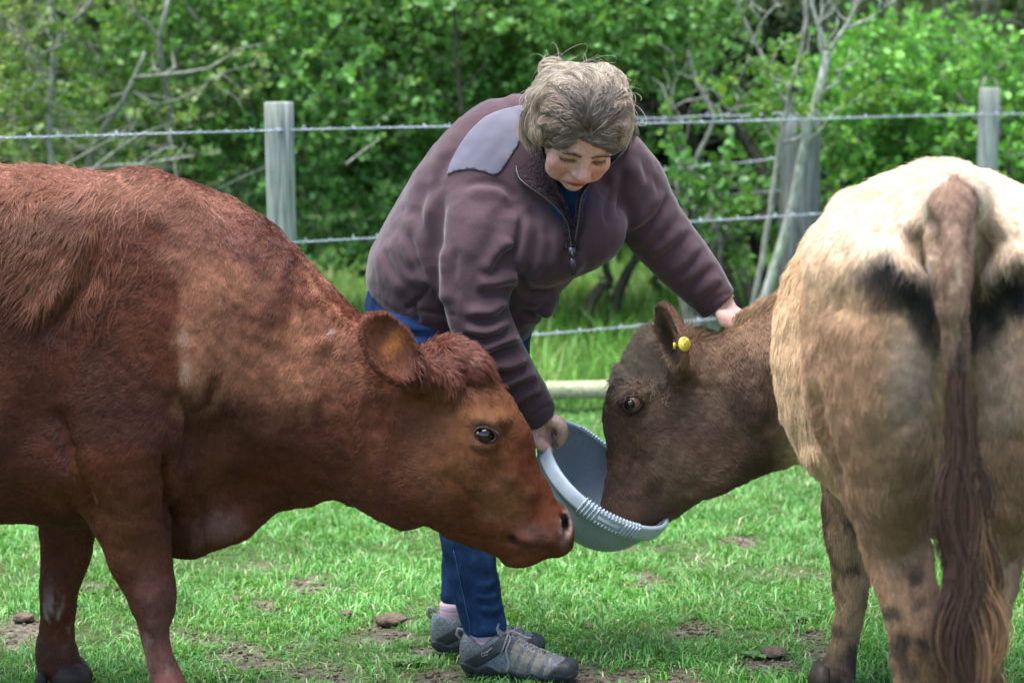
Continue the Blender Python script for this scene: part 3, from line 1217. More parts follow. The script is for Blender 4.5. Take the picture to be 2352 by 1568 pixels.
def dead_branch():
    t = thing('dead_branch', 'bare forked branch bleached grey sticking out above the back of the red cow', 'branch', None, tuple(W(300, 380, 9.2)))
    mb = MB()
    Y = 9.2
    for rows, r0, r1 in (([(130, 420), (230, 385), (320, 378), (400, 365), (448, 358)], .010, .004), ([(200, 400), (262, 350), (320, 310), (350, 300)], .008, .003), ([(320, 378), (370, 345), (408, 338)], .006, .003), ([(262, 350), (300, 300), (330, 250)], .005, .002),
                         ([(400, 365), (420, 340), (424, 330)], .004, .002), ([(150, 380), (220, 340), (290, 300)], .007, .003)):
        mb.tube(crspline(pxpath(rows, Y), 4), np.linspace(r0, r1, (len(rows) - 1) * 4 + 1), 6)
    part('wood', mb.mesh('wood', [M['grey_bark']]), t)
    t2 = thing('dead_branch', 'single thin bare stick slanting up before the hawthorn behind the woman', 'branch', None, tuple(W(830, 350, 9.3)))
    mb = MB()
    mb.tube(crspline(pxpath([(795, 378), (830, 350), (872, 320)], 9.3), 4), np.linspace(.007, .003, 9), 6)
    part('wood', mb.mesh('wood', [M['grey_bark']]), t2)


dead_branch()


# ---- fence
def post(label, cx, top, Y, r, mat='post_wood', square=.0, z0=-.3):
    c = W(cx, top, Y)
    t = thing('fence_post', label, 'fence post', 'round posts of the wire fence', (float(c[0]), Y, 0))
    n, m_ = 28, 16
    a = np.arange(n) / n * 2 * math.pi
    zs = np.linspace(z0, c[2], m_)
    V = []
    for i, z in enumerate(zs):
        rr = r * (1 + .03 * np.sin(3 * a + z * 2) + .02 * np.sin(7 * a + 1.3))
        # drying cracks run down the round
        for ca, dep, wd in ((-1.75, .16, .10), (-1.1, .06, .07), (2.0, .1, .1)):
            dd = np.abs((a - ca - .10 * math.sin(z * 3 + ca) + math.pi) % (2 * math.pi) - math.pi)
            rr = rr * (1 - dep * np.exp(-(dd / wd) ** 2))
        V.append(np.stack([c[0] + rr * np.cos(a) + (z - c[2]) * -.004, Y + rr * np.sin(a), np.full(n, z)], 1))
    V.append(V[-1] * [1, 1, 1] + np.array([0, 0, .004]))
    V[-1][:, 0] = c[0] + (V[-2][:, 0] - c[0]) * .93
    V[-1][:, 1] = Y + (V[-2][:, 1] - Y) * .93
    V = np.concatenate(V)
    k = m_ + 1
    i, j = np.meshgrid(np.arange(k - 1), np.arange(n), indexing='ij')
    F = np.stack([i * n + j, i * n + (j + 1) % n, (i + 1) * n + (j + 1) % n, (i + 1) * n + j], -1).reshape(-1, 4)
    V = np.concatenate([V, [[c[0], Y, c[2] + .004]]])
    F3 = [(len(V) - 1, (k - 1) * n + q, (k - 1) * n + (q + 1) % n) for q in range(n)]
    part('post', mesh_from('post', V, [F, np.array(F3)], [M[mat]]), t)
    return t, c


p1, c1 = post('weathered grey fence post with a long drying crack above the back of the red cow', 640, 237, 7.4, .0535)
p2, c2 = post('slimmer grey fence post above the rump of the tan cow', 2273, 204, 9.5, .049)
p3, c3 = post('thick dark old strainer post behind the leaning saplings', 1838, 262, 9.75, .098, 'old_post_wood')
st = MB()


def barbed(label, A, B, r=.0018, sag=.006, n=None, group='barbed wires strung along the fence'):
    A, B = np.asarray(A, float), np.asarray(B, float)
    L = np.linalg.norm(B - A)
    k = int(L / .007)
    t = np.linspace(0, 1, k)
    d = nrm(B - A)
    u = nrm(np.cross(d, [0, 0, 1.0]))
    v = np.cross(u, d)
    ctr = A + (B - A) * t[:, None]
    ctr[:, 2] -= sag * np.sin(t * math.pi * 3) ** 2
    mb = MB()
    for ph in (0, math.pi):
        an = t * L / .032 * math.pi + ph
        mb.tube(ctr + (np.cos(an)[:, None] * u + np.sin(an)[:, None] * v) * .0028, r, 4, True, None, None, v)
    mb_mesh = mb.mesh('barbed_wire', [M['wire']])
    o = thing('barbed_wire', label, 'barbed wire', group, tuple(A))
    part('strand', mb_mesh, o, kind='stuff')
    bb = MB()
    for s in np.arange(.05, L, .105):
        c = A + d * s
        c[2] -= sag * math.sin(s / L * math.pi * 3) ** 2
        for q in (-1, 1):
            a = RNG.random() * 3.14
            w_ = u * math.cos(a) + v * math.sin(a)
            ring = [c + d * (q * .004 + .0035 * (x / 8 - .5)) + (u * math.cos(x * .9) + v * math.sin(x * .9)) * .0048 for x in range(15)]
            bb.tube(ring, .0012, 4)
            bb.tube([c + d * q * .004 - w_ * .016, c + d * q * .004 + w_ * .016], [.0007, .0013][::1], 4)
    part('barbs', bb.mesh('barbs', [M['wire']]), o, kind='stuff')
    return o


def fpt(x, z, off=-.058):
    t = (FENCE_B - FENCE_A) / (FENCE_B[0] - FENCE_A[0])
    nrm2 = nrm(np.array([t[1], -t[0]]))
    p = FENCE_A + t * (x - FENCE_A[0])
    return np.array([p[0] + nrm2[0] * -off * .9, p[1] + nrm2[1] * -off * .9, z])


barbed('top barbed wire running across the whole picture past both grey posts', fpt(-3.2, 1.238), fpt(4.6, 1.238))
barbed('middle barbed wire at the waist of the woman', fpt(-3.2, .825), fpt(4.6, .815))
barbed('low barbed wire seen beneath the arms of the woman', fpt(-3.2, .395), fpt(4.6, .395))
S3 = np.array([c3[0], 9.75, 0])
barbed('upper wire of the farther fence meeting the old post from behind the woman', S3 + [-.09, -.03, 1.235], [.2, 9.9, 1.19], group='barbed wires of the farther fence')
barbed('sagging second wire of the farther fence leading to the old post', S3 + [-.09, -.03, 1.02], [.3, 9.6, .93], group='barbed wires of the farther fence')
barbed('dark thin third wire of the farther fence', S3 + [-.09, -.03, .86], [.2, 9.9, .80], .001, group='barbed wires of the farther fence')


def log():
    A, B = W(1120, 935, 8.35), W(1560, 930, 8.55)
    A[2] = B[2] = .085
    t = thing('log', 'peeled pale round log lying in the grass along the foot of the fence', 'log', None, tuple((A + B) / 2))
    P = crspline([A, A * .7 + B * .3 + np.array([0, 0, .004]), A * .3 + B * .7, B], 8)
    mb = MB()
    mb.tube(P, .042 + .003 * np.sin(np.linspace(0, 9, len(P))), 20)
    part('log', mb.mesh('log', [M['log_wood']]), t)


log()


# ---- things on the turf
def clod(name, label, cat, px, py, w, d, h, seed, group=None, mat='clod'):
    g_ = R(8.1) + math.atan((py - CY) / FPX)
    c = W(px, py, CAM_Z / math.tan(g_))
    c[2] = float(gz(c[0], c[1])) + h * .55
    n = 14
    a, b = np.linspace(0, math.pi, n), np.arange(2 * n) / (2 * n) * 2 * math.pi
    A, B = np.meshgrid(a, b, indexing='ij')
    V = np.stack([np.sin(A) * np.cos(B), np.sin(A) * np.sin(B), np.cos(A)], -1).reshape(-1, 3)
    V = V * (.72 + .6 * fbm(V, 2.2, seed, 3))[:, None]
    V = V * np.array([w, d, h]) / 2 * 1.1 + c
    i, j = np.meshgrid(np.arange(n - 1), np.arange(2 * n), indexing='ij')
    F = np.stack([i * 2 * n + j, (i + 1) * 2 * n + j, (i + 1) * 2 * n + (j + 1) % (2 * n), i * 2 * n + (j + 1) % (2 * n)], -1).reshape(-1, 4)
    o = link(name, mesh_from(name, V - c, F, [M[mat]]), label=label, category=cat)
    o.location = c
    if group:
        o['group'] = group
    return o


clod('dung_pat', 'dry flat brown dung pat on bare soil near the rear shoe', 'dung', 896, 1428, .078, .06, .030, 5)
clod('soil_clod', 'small dark clod in the grass beside the front shoe', 'clod', 1352, 1442, .022, .02, .02, 6, 'clods of soil in the turf')
clod('soil_clod', 'dark crumbled clod in front of the fore leg of the tan cow', 'clod', 1775, 1508, .06, .05, .028, 7, 'clods of soil in the turf')
clod('soil_clod', 'dark clod in the turf between the red cow and the jeans', 'clod', 795, 1412, .035, .03, .022, 8, 'clods of soil in the turf')
clod('soil_clod', 'small brown clod beneath the brisket of the red cow', 'clod', 540, 1376, .035, .03, .018, 9, 'clods of soil in the turf')
clod('soil_clod', 'dark clod at the edge of the picture beside the far leg of the red cow', 'clod', 55, 1420, .05, .04, .025, 10, 'clods of soil in the turf')


def crumbs():
    n = 2600
    k = RNG.choice(len(WORN), n)
    w_ = np.array(WORN)[k]
    x = w_[:, 0] + RNG.normal(0, 1, n) * w_[:, 2] * .9
    y = w_[:, 1] + RNG.normal(0, 1, n) * w_[:, 2] * 1.3
    s = .002 + .007 * RNG.random(n) ** 3
    O = np.array([(1, 0, 0), (0, 1, 0), (-1, 0, 0), (0, -1, 0), (0, 0, .8), (0, 0, -.6)], float)
    V = O[None] * (s[:, None] * (.6 + .7 * RNG.random((n, 6))))[..., None] + np.stack([x, y, gz(x, y) + s * .3], -1)[:, None]
    b = np.arange(n)[:, None] * 6
    F = np.concatenate([b + f for f in ([0, 1, 4], [1, 2, 4], [2, 3, 4], [3, 0, 4], [1, 0, 5], [2, 1, 5], [3, 2, 5], [0, 3, 5])])
    link('soil_crumbs', mesh_from('soil_crumbs', V.reshape(-1, 3), F, [M['clod']]), kind='stuff', label='crumbs of dry soil on the worn turf')


crumbs()


def weed(label, px, py, r, n, seed):
    g_ = R(8.1) + math.atan((py - CY) / FPX)
    c = W(px, py, CAM_Z / math.tan(g_))
    c[2] = float(gz(c[0], c[1]))
    t = thing('weed', label, 'weed', 'broad leaved weeds in the turf', tuple(c))
    for k in range(n):
        a = k * 2.4 + seed
        L = r * (.7 + .5 * RNG.random())
        d = np.array([math.cos(a), math.sin(a), 0])
        s = np.array([-d[1], d[0], 0])
        V = []
        for q, w_ in ((0, .08), (.3, .24), (.6, .32), (.85, .2), (1, .02)):
            p = c + d * L * q + np.array([0, 0, .006 + L * (.55 * q - .45 * q * q)])
            V += [p - s * L * w_ + [0, 0, .003], p - [0, 0, .002], p + s * L * w_ + [0, 0, .003]]
        F = [(3 * i + j, 3 * i + j + 1, 3 * i + j + 4, 3 * i + j + 3) for i in range(4) for j in range(2)]
        me = mesh_from('leaf', np.array(V), np.array(F), [M['blade']])
        set_col(me, np.ones((len(V), 3)) * np.array((.10, .21, .06)) * (.8 + .4 * RNG.random()))
        part('leaf', me, t)


weed('flat rosette weed on bare soil at the foot of the dung pat', 940, 1520, .045, 7, 1)
weed('small pale weed in the soil by the fore leg of the tan cow', 1735, 1510, .035, 6, 2)
weed('broad leaf plantain near the dark clod before the tan cow', 1850, 1420, .045, 7, 3)
# ------------------------------------------------------------------ cow that comes in from the left
def steps(*rng):
    out = []
    for a, b, h in rng:
        out.append(np.arange(a, b, h))
    return np.concatenate(out)


def leg_st(rows):
    return loft(rows)


def facing(V, N):
    q = V - CAMP
    q /= np.linalg.norm(q, axis=1)[:, None]
    return -(q * N).sum(1)


def ball(name, c, r, mat, parent, n=16, axes=None, **props):
    a = np.linspace(0, math.pi, n // 2 + 1)
    b = np.arange(n) / n * 2 * math.pi
    A, B = np.meshgrid(a, b, indexing='ij')
    V = np.stack([np.sin(A) * np.cos(B), np.sin(A) * np.sin(B), np.cos(A)], -1).reshape(-1, 3)
    V = V * (np.asarray(r, float) * np.ones(3))
    if axes is not None:
        V = V @ np.asarray(axes, float).T
    V = V + c
    i, j = np.meshgrid(np.arange(n // 2), np.arange(n), indexing='ij')
    F = np.stack([i * n + j, i * n + (j + 1) % n, (i + 1) * n + (j + 1) % n, (i + 1) * n + j], -1).reshape(-1, 4)[:, ::-1]
    me = mesh_from(name, V, F, [M[mat]] if mat else [])
    return part(name, me, parent, **props)


def view_axes(ang=0, yaw=0):
    """columns: along (image angle), across, depth"""
    a = R(ang)
    u = math.cos(a) * RT + math.sin(a) * UP
    v = -math.sin(a) * RT + math.cos(a) * UP
    d = np.cross(u, v)
    if yaw:
        y = R(yaw)
        u, d = u * math.cos(y) + d * math.sin(y), d * math.cos(y) - u * math.sin(y)
    return np.stack([u, v, d], 1)


def hoof_mesh(c, yaw, s=1.0):
    """two claws of a cloven hoof, toe towards +x before yaw"""
    mb = MB()
    for sd_ in (-1, 1):
        V, F4, F3 = [], [], []
        prof = [(0.0, .046, .036, 0), (.03, .040, .033, .006), (.058, .030, .026, .012)]
        n = 10
        a = np.arange(n) / n * 2 * math.pi
        for z, rx, ry, sh in prof:
            ry = ry * .72
            x = rx * np.cos(a) * np.where(np.cos(a) > 0, 1.35, 1) - sh * .6
            y = ry * np.sin(a) + sd_ * .026
            V.append(np.stack([x, y, np.full(n, z)], 1))
        V = np.concatenate(V) * s
        for i in range(2):
            for k in range(n):
                F4.append((i * n + k, i * n + (k + 1) % n, (i + 1) * n + (k + 1) % n, (i + 1) * n + k))
        V = np.concatenate([V, [[0, sd_ * .026 * s, 0]], [[-.005, sd_ * .02 * s, .06 * s]]])
        F3 = [(3 * n, (k + 1) % n, k) for k in range(n)] + [(3 * n + 1, 2 * n + k, 2 * n + (k + 1) % n) for k in range(n)]
        cy, sy = math.cos(yaw), math.sin(yaw)
        V = V @ np.array([[cy, sy, 0], [-sy, cy, 0], [0, 0, 1]]) + c
        mb.raw(V, F4, F3)
    return mb


def build_red_cow():
    YB = 4.47
    f = Field(steps((-2.62, -1.25, .016), (-1.25, -.40, .010), (-.40, .20, .006)),
              steps((3.98, 4.30, .010), (4.30, 4.62, .0065), (4.62, 4.96, .010)),
              steps((.02, .40, .010), (.40, .95, .0075), (.95, 1.36, .010)))
    # barrel and shoulders
    f.tube(loft([(-1240, 470, -1210, 760, YB, .12), (-1120, 400, -1100, 950, YB, .22), (-900, 378, -880, 1060, YB, .27),
                 (-550, 385, -540, 1170, YB, .34), (-200, 378, -180, 1196, YB, .35), (40, 379, 60, 1192, YB, .33),
                 (190, 397, 210, 1205, YB, .29), (330, 414, 330, 1215, YB, .25), (450, 468, 430, 1235, YB, .20)]), .02, sq=2.15)
    # neck
    f.tube(loft([(330, 420, 330, 1130, YB, .24), (450, 470, 420, 1140, YB, .20), (560, 548, 560, 1130, YB, .165), (690, 660, 680, 1138, YB, .14),
                 (810, 732, 790, 1152, 4.46, .12), (920, 800, 870, 1178, 4.45, .112), (1000, 815, 930, 1205, 4.45, .10)]), .05, sq=2.1)
    # brisket and dewlap
    f.tube(loft([(690, 1050, 700, 1160, YB, .055), (620, 1050, 612, 1180, YB, .06), (560, 1050, 555, 1222, YB, .062), (515, 1050, 505, 1250, YB, .065),
                 (465, 1000, 452, 1222, YB, .085)]), .035)
    f.tube(loft([(470, 1010, 462, 1238, 4.43, .05), (430, 1000, 428, 1278, 4.45, .085), (385, 1000, 392, 1270, YB, .10), (340, 1000, 345, 1235, YB, .13)]), .025)
    f.ell(W(522, 1196, YB - .01), (.060, .048, .055), view_axes(35), .025)
    f.ell(W(446, 1250, YB), (.026, .030, .05), view_axes(0), .015)
    # shoulder blade and upper arm
    f.ell(W(265, 760, YB - .20), (.22, .36, .10), view_axes(-14), .07)
    f.ell(W(290, 1010, YB - .185), (.16, .15, .095), view_axes(-30), .06)
    f.ell(W(265, 760, YB + .20), (.22, .36, .10), view_axes(-14), .07)
    # fore legs
    f.tube(leg_st([(140, 950, 385, 980, 4.30, .10), (175, 1090, 385, 1110, 4.29, .09), (212, 1190, 388, 1200, 4.29, .078), (248, 1275, 394, 1290, 4.29, .064),
                   (285, 1350, 404, 1350, 4.29, .055), (303, 1400, 403, 1395, 4.29, .052), (321, 1450, 390, 1442, 4.29, .038), (333, 1500, 396, 1492, 4.29, .034),
                   (345, 1552, 416, 1545, 4.29, .036), (352, 1600, 440, 1592, 4.28, .044), (372, 1640, 455, 1630, 4.28, .042)]), .03)
    f.tube(leg_st([(60, 1080, 300, 1090, 4.64, .09), (84, 1170, 240, 1180, 4.64, .075), (92, 1240, 218, 1235, 4.64, .062), (93, 1320, 193, 1330, 4.64, .052),
                   (93, 1380, 174, 1395, 4.64, .046), (91, 1440, 170, 1450, 4.64, .036), (84, 1500, 178, 1500, 4.64, .044), (92, 1545, 196, 1550, 4.64, .044)]), .03)
    # hind legs, out of the picture
    for yy in (4.30, 4.64):
        f.tube(loft([(-1230, 800, -900, 800, yy, .13), (-1220, 950, -1010, 950, yy, .10), (-1230, 1100, -1090, 1110, yy, .065), (-1245, 1220, -1140, 1230, yy, .045),
                     (-1225, 1330, -1145, 1330, yy, .035), (-1215, 1450, -1140, 1450, yy, .035), (-1210, 1560, -1105, 1550, yy, .045)]), .05)
    f.round([W(-1240, 480, YB), W(-1290, 600, YB), W(-1295, 800, YB), W(-1290, 1050, YB), W(-1285, 1250, YB)], [.045, .035, .03, .028, .05], .03)
    # head
    YH = 4.45
    f.tube(loft([(1000, 812, 905, 1192, YH, .092), (1072, 838, 958, 1214, YH, .108), (1130, 905, 1015, 1238, YH, .110), (1172, 992, 1068, 1260, YH, .094),
                 (1222, 1072, 1128, 1276, YH, .076), (1256, 1118, 1175, 1288, YH, .066), (1284, 1160, 1215, 1284, YH, .064), (1300, 1192, 1252, 1266, YH, .056)]), .025, sq=2.25)
    f.ell(W(1040, 820, YH), (.062, .04, .07), view_axes(-20), .03)            # poll
    f.ell(W(1085, 842, YH - .01), (.05, .026, .06), view_axes(-38), .02)
    f.ell(W(1108, 962, YH - .075), (.055, .02, .03), view_axes(-8), .025)     # brow
    f.ell(W(1118, 998, YH - .088), (.030, .026, .022), view_axes(-15), .02)
    f.ell(W(980, 1060, YH - .065), (.12, .10, .05), view_axes(-50), .05)      # cheek
    f.ell(W(1206, 1274, YH), (.056, .027, .046), view_axes(10), .005)         # lower lip
    f.ell(W(1278, 1216, YH), (.032, .058, .058), view_axes(-12), .02)         # muzzle
    f.ell(W(1230, 1222, YH - .03), (.05, .04, .035), view_axes(0), .025)
    # ear: a deep cup that opens towards the camera
    EA = view_axes(124, 0)
    EA = EA @ np.array(Matrix.Rotation(R(18), 3, 'X'))
    ec = W(897, 800, YH - .155)
    f.ell(ec, (.092, .060, .036), EA, .008)
    f.round([W(1000, 880, YH - .07), W(968, 868, YH - .10), W(940, 856, YH - .125)], [.05, .042, .036], .025)
    f.ell(ec + EA @ np.array([-.004, 0, .026]), (.082, .051, .034), EA, .006, 'sub')
    # eye opening, nostril, mouth
    f.ell(W(1115, 998, YH - .113), (.024, .0165, .02), view_axes(-18), .006, 'sub')
    f.ell(W(1299, 1203, YH - .028), (.011, .022, .03), view_axes(14), .008, 'sub')
    V, F = f.mesh()
    V = smooth(V, F, 2, .5)
    S = Sculpt(V, F)
    S.line([(222, 470), (212, 560), (190, 625), (150, 685), (95, 742), (40, 790)], 26, .016, 'fold', Y=(3.9, 4.4))
    S.line([(400, 880), (440, 945), (452, 1010), (430, 1080), (405, 1150)], 26, .03, 'crease', Y=(3.9, 4.55))
    S.blob(500, 1010, 70, 50, -.02)
    S.line([(380, 1000), (388, 1100), (398, 1240)], 14, .02, 'crease')
    S.line([(468, 1130), (464, 1200), (466, 1262)], 9, .014, 'crease')
    S.line([(170, 1060), (150, 1000), (120, 930)], 24, .03, 'crease', Y=(3.9, 4.45))
    S.line([(150, 1010), (176, 1085), (202, 1155), (226, 1222)], 15, .026, 'crease', Y=(3.9, 4.42))
    S.line([(385, 1040), (383, 1120), (390, 1230)], 12, .02, 'crease', Y=(3.9, 4.5))
    S.blob(90, 960, 60, 90, -.02, Y=(3.9, 4.4))
    S.line([(890, 900), (885, 965), (910, 1040), (905, 1110)], 26, .010, 'crease')
    S.line([(846, 880), (838, 960), (850, 1060)], 20, .006, 'fold')
    S.line([(700, 690), (660, 760), (640, 860)], 30, .006, 'crease')
    S.line([(760, 760), (735, 850), (740, 950)], 26, .005, 'fold')
    S.line([(930, 1195), (1010, 1215), (1080, 1232), (1150, 1240)], 12, .006, 'crease')
    # face
    S.line([(1070, 985), (1092, 966), (1122, 966), (1146, 990)], 10, .006, 'ridge')
    S.line([(1076, 1008), (1100, 1026), (1130, 1026), (1152, 1012)], 8, .005, 'ridge')
    S.line([(1078, 1026), (1104, 1042), (1134, 1040)], 8, .004, 'crease')
    S.line([(1150, 960), (1162, 1010), (1165, 1050)], 14, .006, 'crease')
    S.line([(1160, 1070), (1196, 1120), (1240, 1160)], 22, .006, 'ridge')
    S.blob(1140, 1090, 40, 26, -.006, ang=50)
    S.line([(1000, 1080), (1060, 1120), (1120, 1170), (1170, 1200)], 22, .006, 'crease')
    S.line([(1168, 1234), (1186, 1250), (1214, 1260), (1244, 1264), (1268, 1262)], 7, .016, 'crease', taper=.12)
    S.line([(1176, 1226), (1200, 1238), (1240, 1246)], 12, .006, 'ridge')
    S.blob(1170, 1240, 14, 10, -.010)
    S.line([(1281, 1186), (1284, 1215), (1292, 1235)], 8, .007, 'ridge')
    S.line([(1294, 1180), (1306, 1196), (1306, 1222)], 6, .006, 'ridge')
    S.line([(1006, 830), (1016, 870), (1004, 920)], 12, .008, 'crease')
    S.line([(1076, 870), (1100, 905), (1118, 940)], 14, .004, 'fold')
    S.line([(1100, 870), (1122, 905), (1138, 935)], 9, .004, 'fold')
    # legs: tendons, knee
    S.blob(352, 1372, 36, 30, .006)
    S.line([(318, 1440), (330, 1500), (345, 1560)], 9, .005, 'ridge')
    S.line([(350, 1440), (358, 1500), (370, 1560)], 9, .006, 'crease')
    S.line([(120, 1430), (124, 1480)], 9, .005, 'crease')
    S.blob(330, 1180, 60, 90, .012, Y=(3.9, 4.4))
    S.acc += (fbm(S.V, 16, 3, 3) - .5) * .012 + (fbm(S.V, 60, 5, 2) - .5) * .003
    S.apply()
    V, N = S.V, S.N
    P = Paint(V, (.100, .0255, .0105))
    P.mix((.050, .0145, .009), smst(.42, .62, fbm(V, 5, 21)) * .5)
    P.mix((.17, .055, .024), smst(.45, .7, fbm(V, 9, 31)) * .35)
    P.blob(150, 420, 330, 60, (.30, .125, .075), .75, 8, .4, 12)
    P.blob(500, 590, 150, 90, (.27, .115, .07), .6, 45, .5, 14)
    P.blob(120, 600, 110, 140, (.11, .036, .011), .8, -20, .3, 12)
    st = np.array([1, 1, .25])
    sk = (fbm(V * st, 40, 41) - .5)
    for bx, by, rx, ry, an, s_ in ((470, 720, 62, 120, 8, .8), (560, 800, 90, 90, 20, .75), (690, 810, 70, 100, 10, .65), (440, 860, 34, 60, 0, .8), (620, 900, 60, 80, 0, .5),
                                   (780, 850, 50, 70, 10, .4), (500, 640, 50, 60, 0, .6)):
        P.blob(bx, by, rx, ry, (.38, .155, .085), s_ * .78, an, .8, 22, seed=int(bx))
    P.mix((.36, .15, .08), smst(.0, .2, sk) * smst(380, 470, P.px) * smst(900, 760, P.px) * smst(1000, 900, P.py) * smst(560, 680, P.py) * .7)
    P.blob(428, 850, 13, 30, (.55, .38, .28), .45, 0, .5, 60)
    P.blob(424, 775, 15, 22, (.5, .34, .24), .4, 0, .5, 60)
    P.blob(765, 762, 9, 6, (.6, .45, .4), .6, 0, .5, 60)
    P.blob(415, 930, 18, 34, (.27, .125, .055), .6, 20, .5, 40)
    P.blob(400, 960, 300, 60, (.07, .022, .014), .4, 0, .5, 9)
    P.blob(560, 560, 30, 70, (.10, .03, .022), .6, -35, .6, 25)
    # head
    P.blob(1060, 1000, 110, 160, (.155, .06, .022), .7, 40, .4, 14)
    P.blob(1150, 1150, 60, 60, (.165, .075, .028), .5, 40, .5, 18)
    P.blob(1060, 830, 60, 50, (.17, .055, .04), .6, -30, .4, 25)
    P.blob(1130, 970, 26, 40, (.09, .04, .015), .5, -30, .4, 40)
    P.blob(1104, 975, 34, 9, (.26, .11, .06), .6, -12, .3, 40)
    P.blob(1116, 998, 29, 19, (.15, .065, .045), .9, -14, .1, 40)
    P.blob(1302, 1208, 14, 46, (.24, .16, .145), .9, 8, .25, 60)
    P.blob(1298, 1203, 9, 22, (.03, .015, .014), .95, 14, .1, 60)
    P.blob(1230, 1226, 46, 22, (.105, .05, .042), .6, 6, .4, 40)
    P.line([(1168, 1234), (1186, 1250), (1214, 1260), (1244, 1264), (1268, 1262)], 4, (.035, .016, .012), .6)
    P.blob(1180, 1238, 12, 9, (.03, .014, .012), .7)
    # ear lining
    P.blob(897, 800, 46, 66, (.085, .03, .014), .8, 34, .2, 40, Y=(4.2, 4.35))
    P.blob(905, 790, 20, 34, (.26, .085, .022), .8, 34, .5, 60, Y=(4.2, 4.36))
    # brisket, legs
    P.blob(515, 1205, 44, 38, (.20, .10, .085), .8, -20, .4, 30)
    P.blob(450, 1240, 16, 40, (.15, .065, .05), .6, 0, .3, 40)
    P.blob(310, 1230, 60, 130, (.105, .038, .018), .6, -20, .5, 20, Y=(4.1, 4.45))
    P.blob(355, 1370, 60, 60, (.10, .038, .033), .7, 0, .4, 24, Y=(4.1, 4.45))
    P.blob(370, 1500, 50, 110, (.17, .075, .062), .7, -10, .4, 24, Y=(4.1, 4.45))
    mud = np.array([1.6, 1.6, .35])
    mm = smst(.53, .62, fbm(V * mud, 40, 77))
    P.mix((.30, .245, .21), mm * np.exp(-((P.px - 125) / 40) ** 2 - ((P.py - 1420) / 60) ** 2) * .9)
    P.mix((.32, .26, .225), mm * np.exp(-((P.px - 362) / 26) ** 2 - ((P.py - 1490) / 60) ** 2) * .9)
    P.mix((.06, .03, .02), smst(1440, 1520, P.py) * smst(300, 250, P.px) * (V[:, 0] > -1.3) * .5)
    C = P.C
    cow = thing('cow', 'red brown cow lowering its head towards the grey tub from the side', 'cow', 'cows in the paddock', (-.92, 4.47, 0))
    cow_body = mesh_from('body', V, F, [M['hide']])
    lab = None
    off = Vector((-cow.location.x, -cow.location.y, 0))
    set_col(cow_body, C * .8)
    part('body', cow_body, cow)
    G = [(1200, 1080, -.5, -.85), (1240, 1150, -.6, -.8), (1150, 1180, -.8, -.5), (1230, 1240, -.9, .3), (1100, 900, .6, .8), (1050, 850, .7, .7), (1020, 900, .2, 1), (1060, 960, -.7, .4), (1000, 1040, -.9, .25),
         (1080, 1080, -.9, -.2), (950, 1150, -1, -.1), (900, 950, -.5, .9), (800, 800, -.45, .9), (800, 1000, -.8, .6), (700, 750, -.35, .94), (690, 950, -.5, .85), (560, 700, -.25, .97), (570, 900, -.3, .95),
         (450, 700, -.1, 1), (440, 880, .05, 1), (460, 500, -.5, .85), (330, 500, -.75, .65), (300, 650, -.9, .45), (280, 800, -.95, .3), (250, 950, -.9, .3), (150, 800, -.95, .25), (100, 450, -.9, .4),
         (130, 560, -.35, .94), (100, 680, -.5, .85), (50, 1000, -1, .2), (300, 1150, -.3, .95), (340, 1300, 0, 1), (370, 1500, .2, 1), (140, 1300, -.1, 1), (130, 1450, 0, 1), (-300, 700, -.9, .4),
         (-800, 700, -.8, .6), (-1100, 900, -.3, 1), (510, 1180, .2, 1), (560, 1130, -.3, 1), (895, 790, -.7, -.9), (880, 730, -.4, -1), (940, 840, -.6, -.8)]
    fc = facing(V, N)
    px, py = P.px, P.py
    inview = smst(-180, 20, px)
    bare = np.clip(np.exp(-((px - 1116) / 24) ** 2 - ((py - 998) / 17) ** 2) + np.exp(-((px - 1300) / 16) ** 2 - ((py - 1206) / 40) ** 2), 0, 1)
    wt = (.06 + .94 * smst(-.25, .1, fc)) * (.05 + .95 * inview) * (1 - .96 * smst(.3, .6, bare))
    head = smst(930, 1050, px)
    lenf = 1 - .5 * head
    lenf = lenf * (1 - .3 * smst(1150, 1350, py))
    lenf = lenf * (1 - .15 * smst(1150, 1250, px))
    long = np.exp(-((px - 120) / 130) ** 2 - ((py - 580) / 150) ** 2)
    lenf = lenf * (1 + .9 * long)
    wt = wt * (1 + .8 * head)
    wt = wt * (1 - .9 * np.exp(-((px - 900) / 34) ** 2 - ((py - 796) / 50) ** 2) * (V[:, 1] < 4.36))
    fur('coat', V, F, N, C, 230000, G, .015, M['hair'], cow, .22, wt, .00042, .40, seed=3, lenf=lenf)
    # poll tuft and long shoulder locks
    poll = np.exp(-((px - 1050) / 55) ** 2 - ((py - 825) / 45) ** 2) * (fc > -.5)
    fur('forelock', V, F, N, C * 1.0, 6000, [(1020, 800, .5, .8), (1060, 800, .9, .6), (1090, 850, .7, .9), (1010, 870, .1, 1)], .034, M['hair'], cow, .42, poll, .0005, .8, seed=8)
    fl = np.exp(-((px - 110) / 110) ** 2 - ((py - 570) / 110) ** 2) * (fc > 0)
    fur('flank_locks', V, F, N, C * 1.05, 7000, [(130, 500, -.3, .95), (60, 620, -.5, .85), (180, 620, -.1, 1)], .05, M['hair'], cow, .3, fl, .0005, .9, seed=9)
    # eye
    ec = W(1115, 998, 4.45 - .096)
    e = ball('eye', ec, .0215, 'eyeball', cow)
    rim = MB()
    a = np.linspace(0, 2 * math.pi, 25)
    EX = view_axes(-16)
    ring = np.array([ec + EX @ np.array([.0245 * math.cos(t), .0170 * math.sin(t) * (1.0 if math.sin(t) > 0 else .85), .0125 + .004 * math.sin(t)]) for t in a])
    rim.tube(ring, .0032, 6, False)
    part('eyelid', rim.mesh('eyelid', [M['eye_rim']]), cow)
    lash = MB()
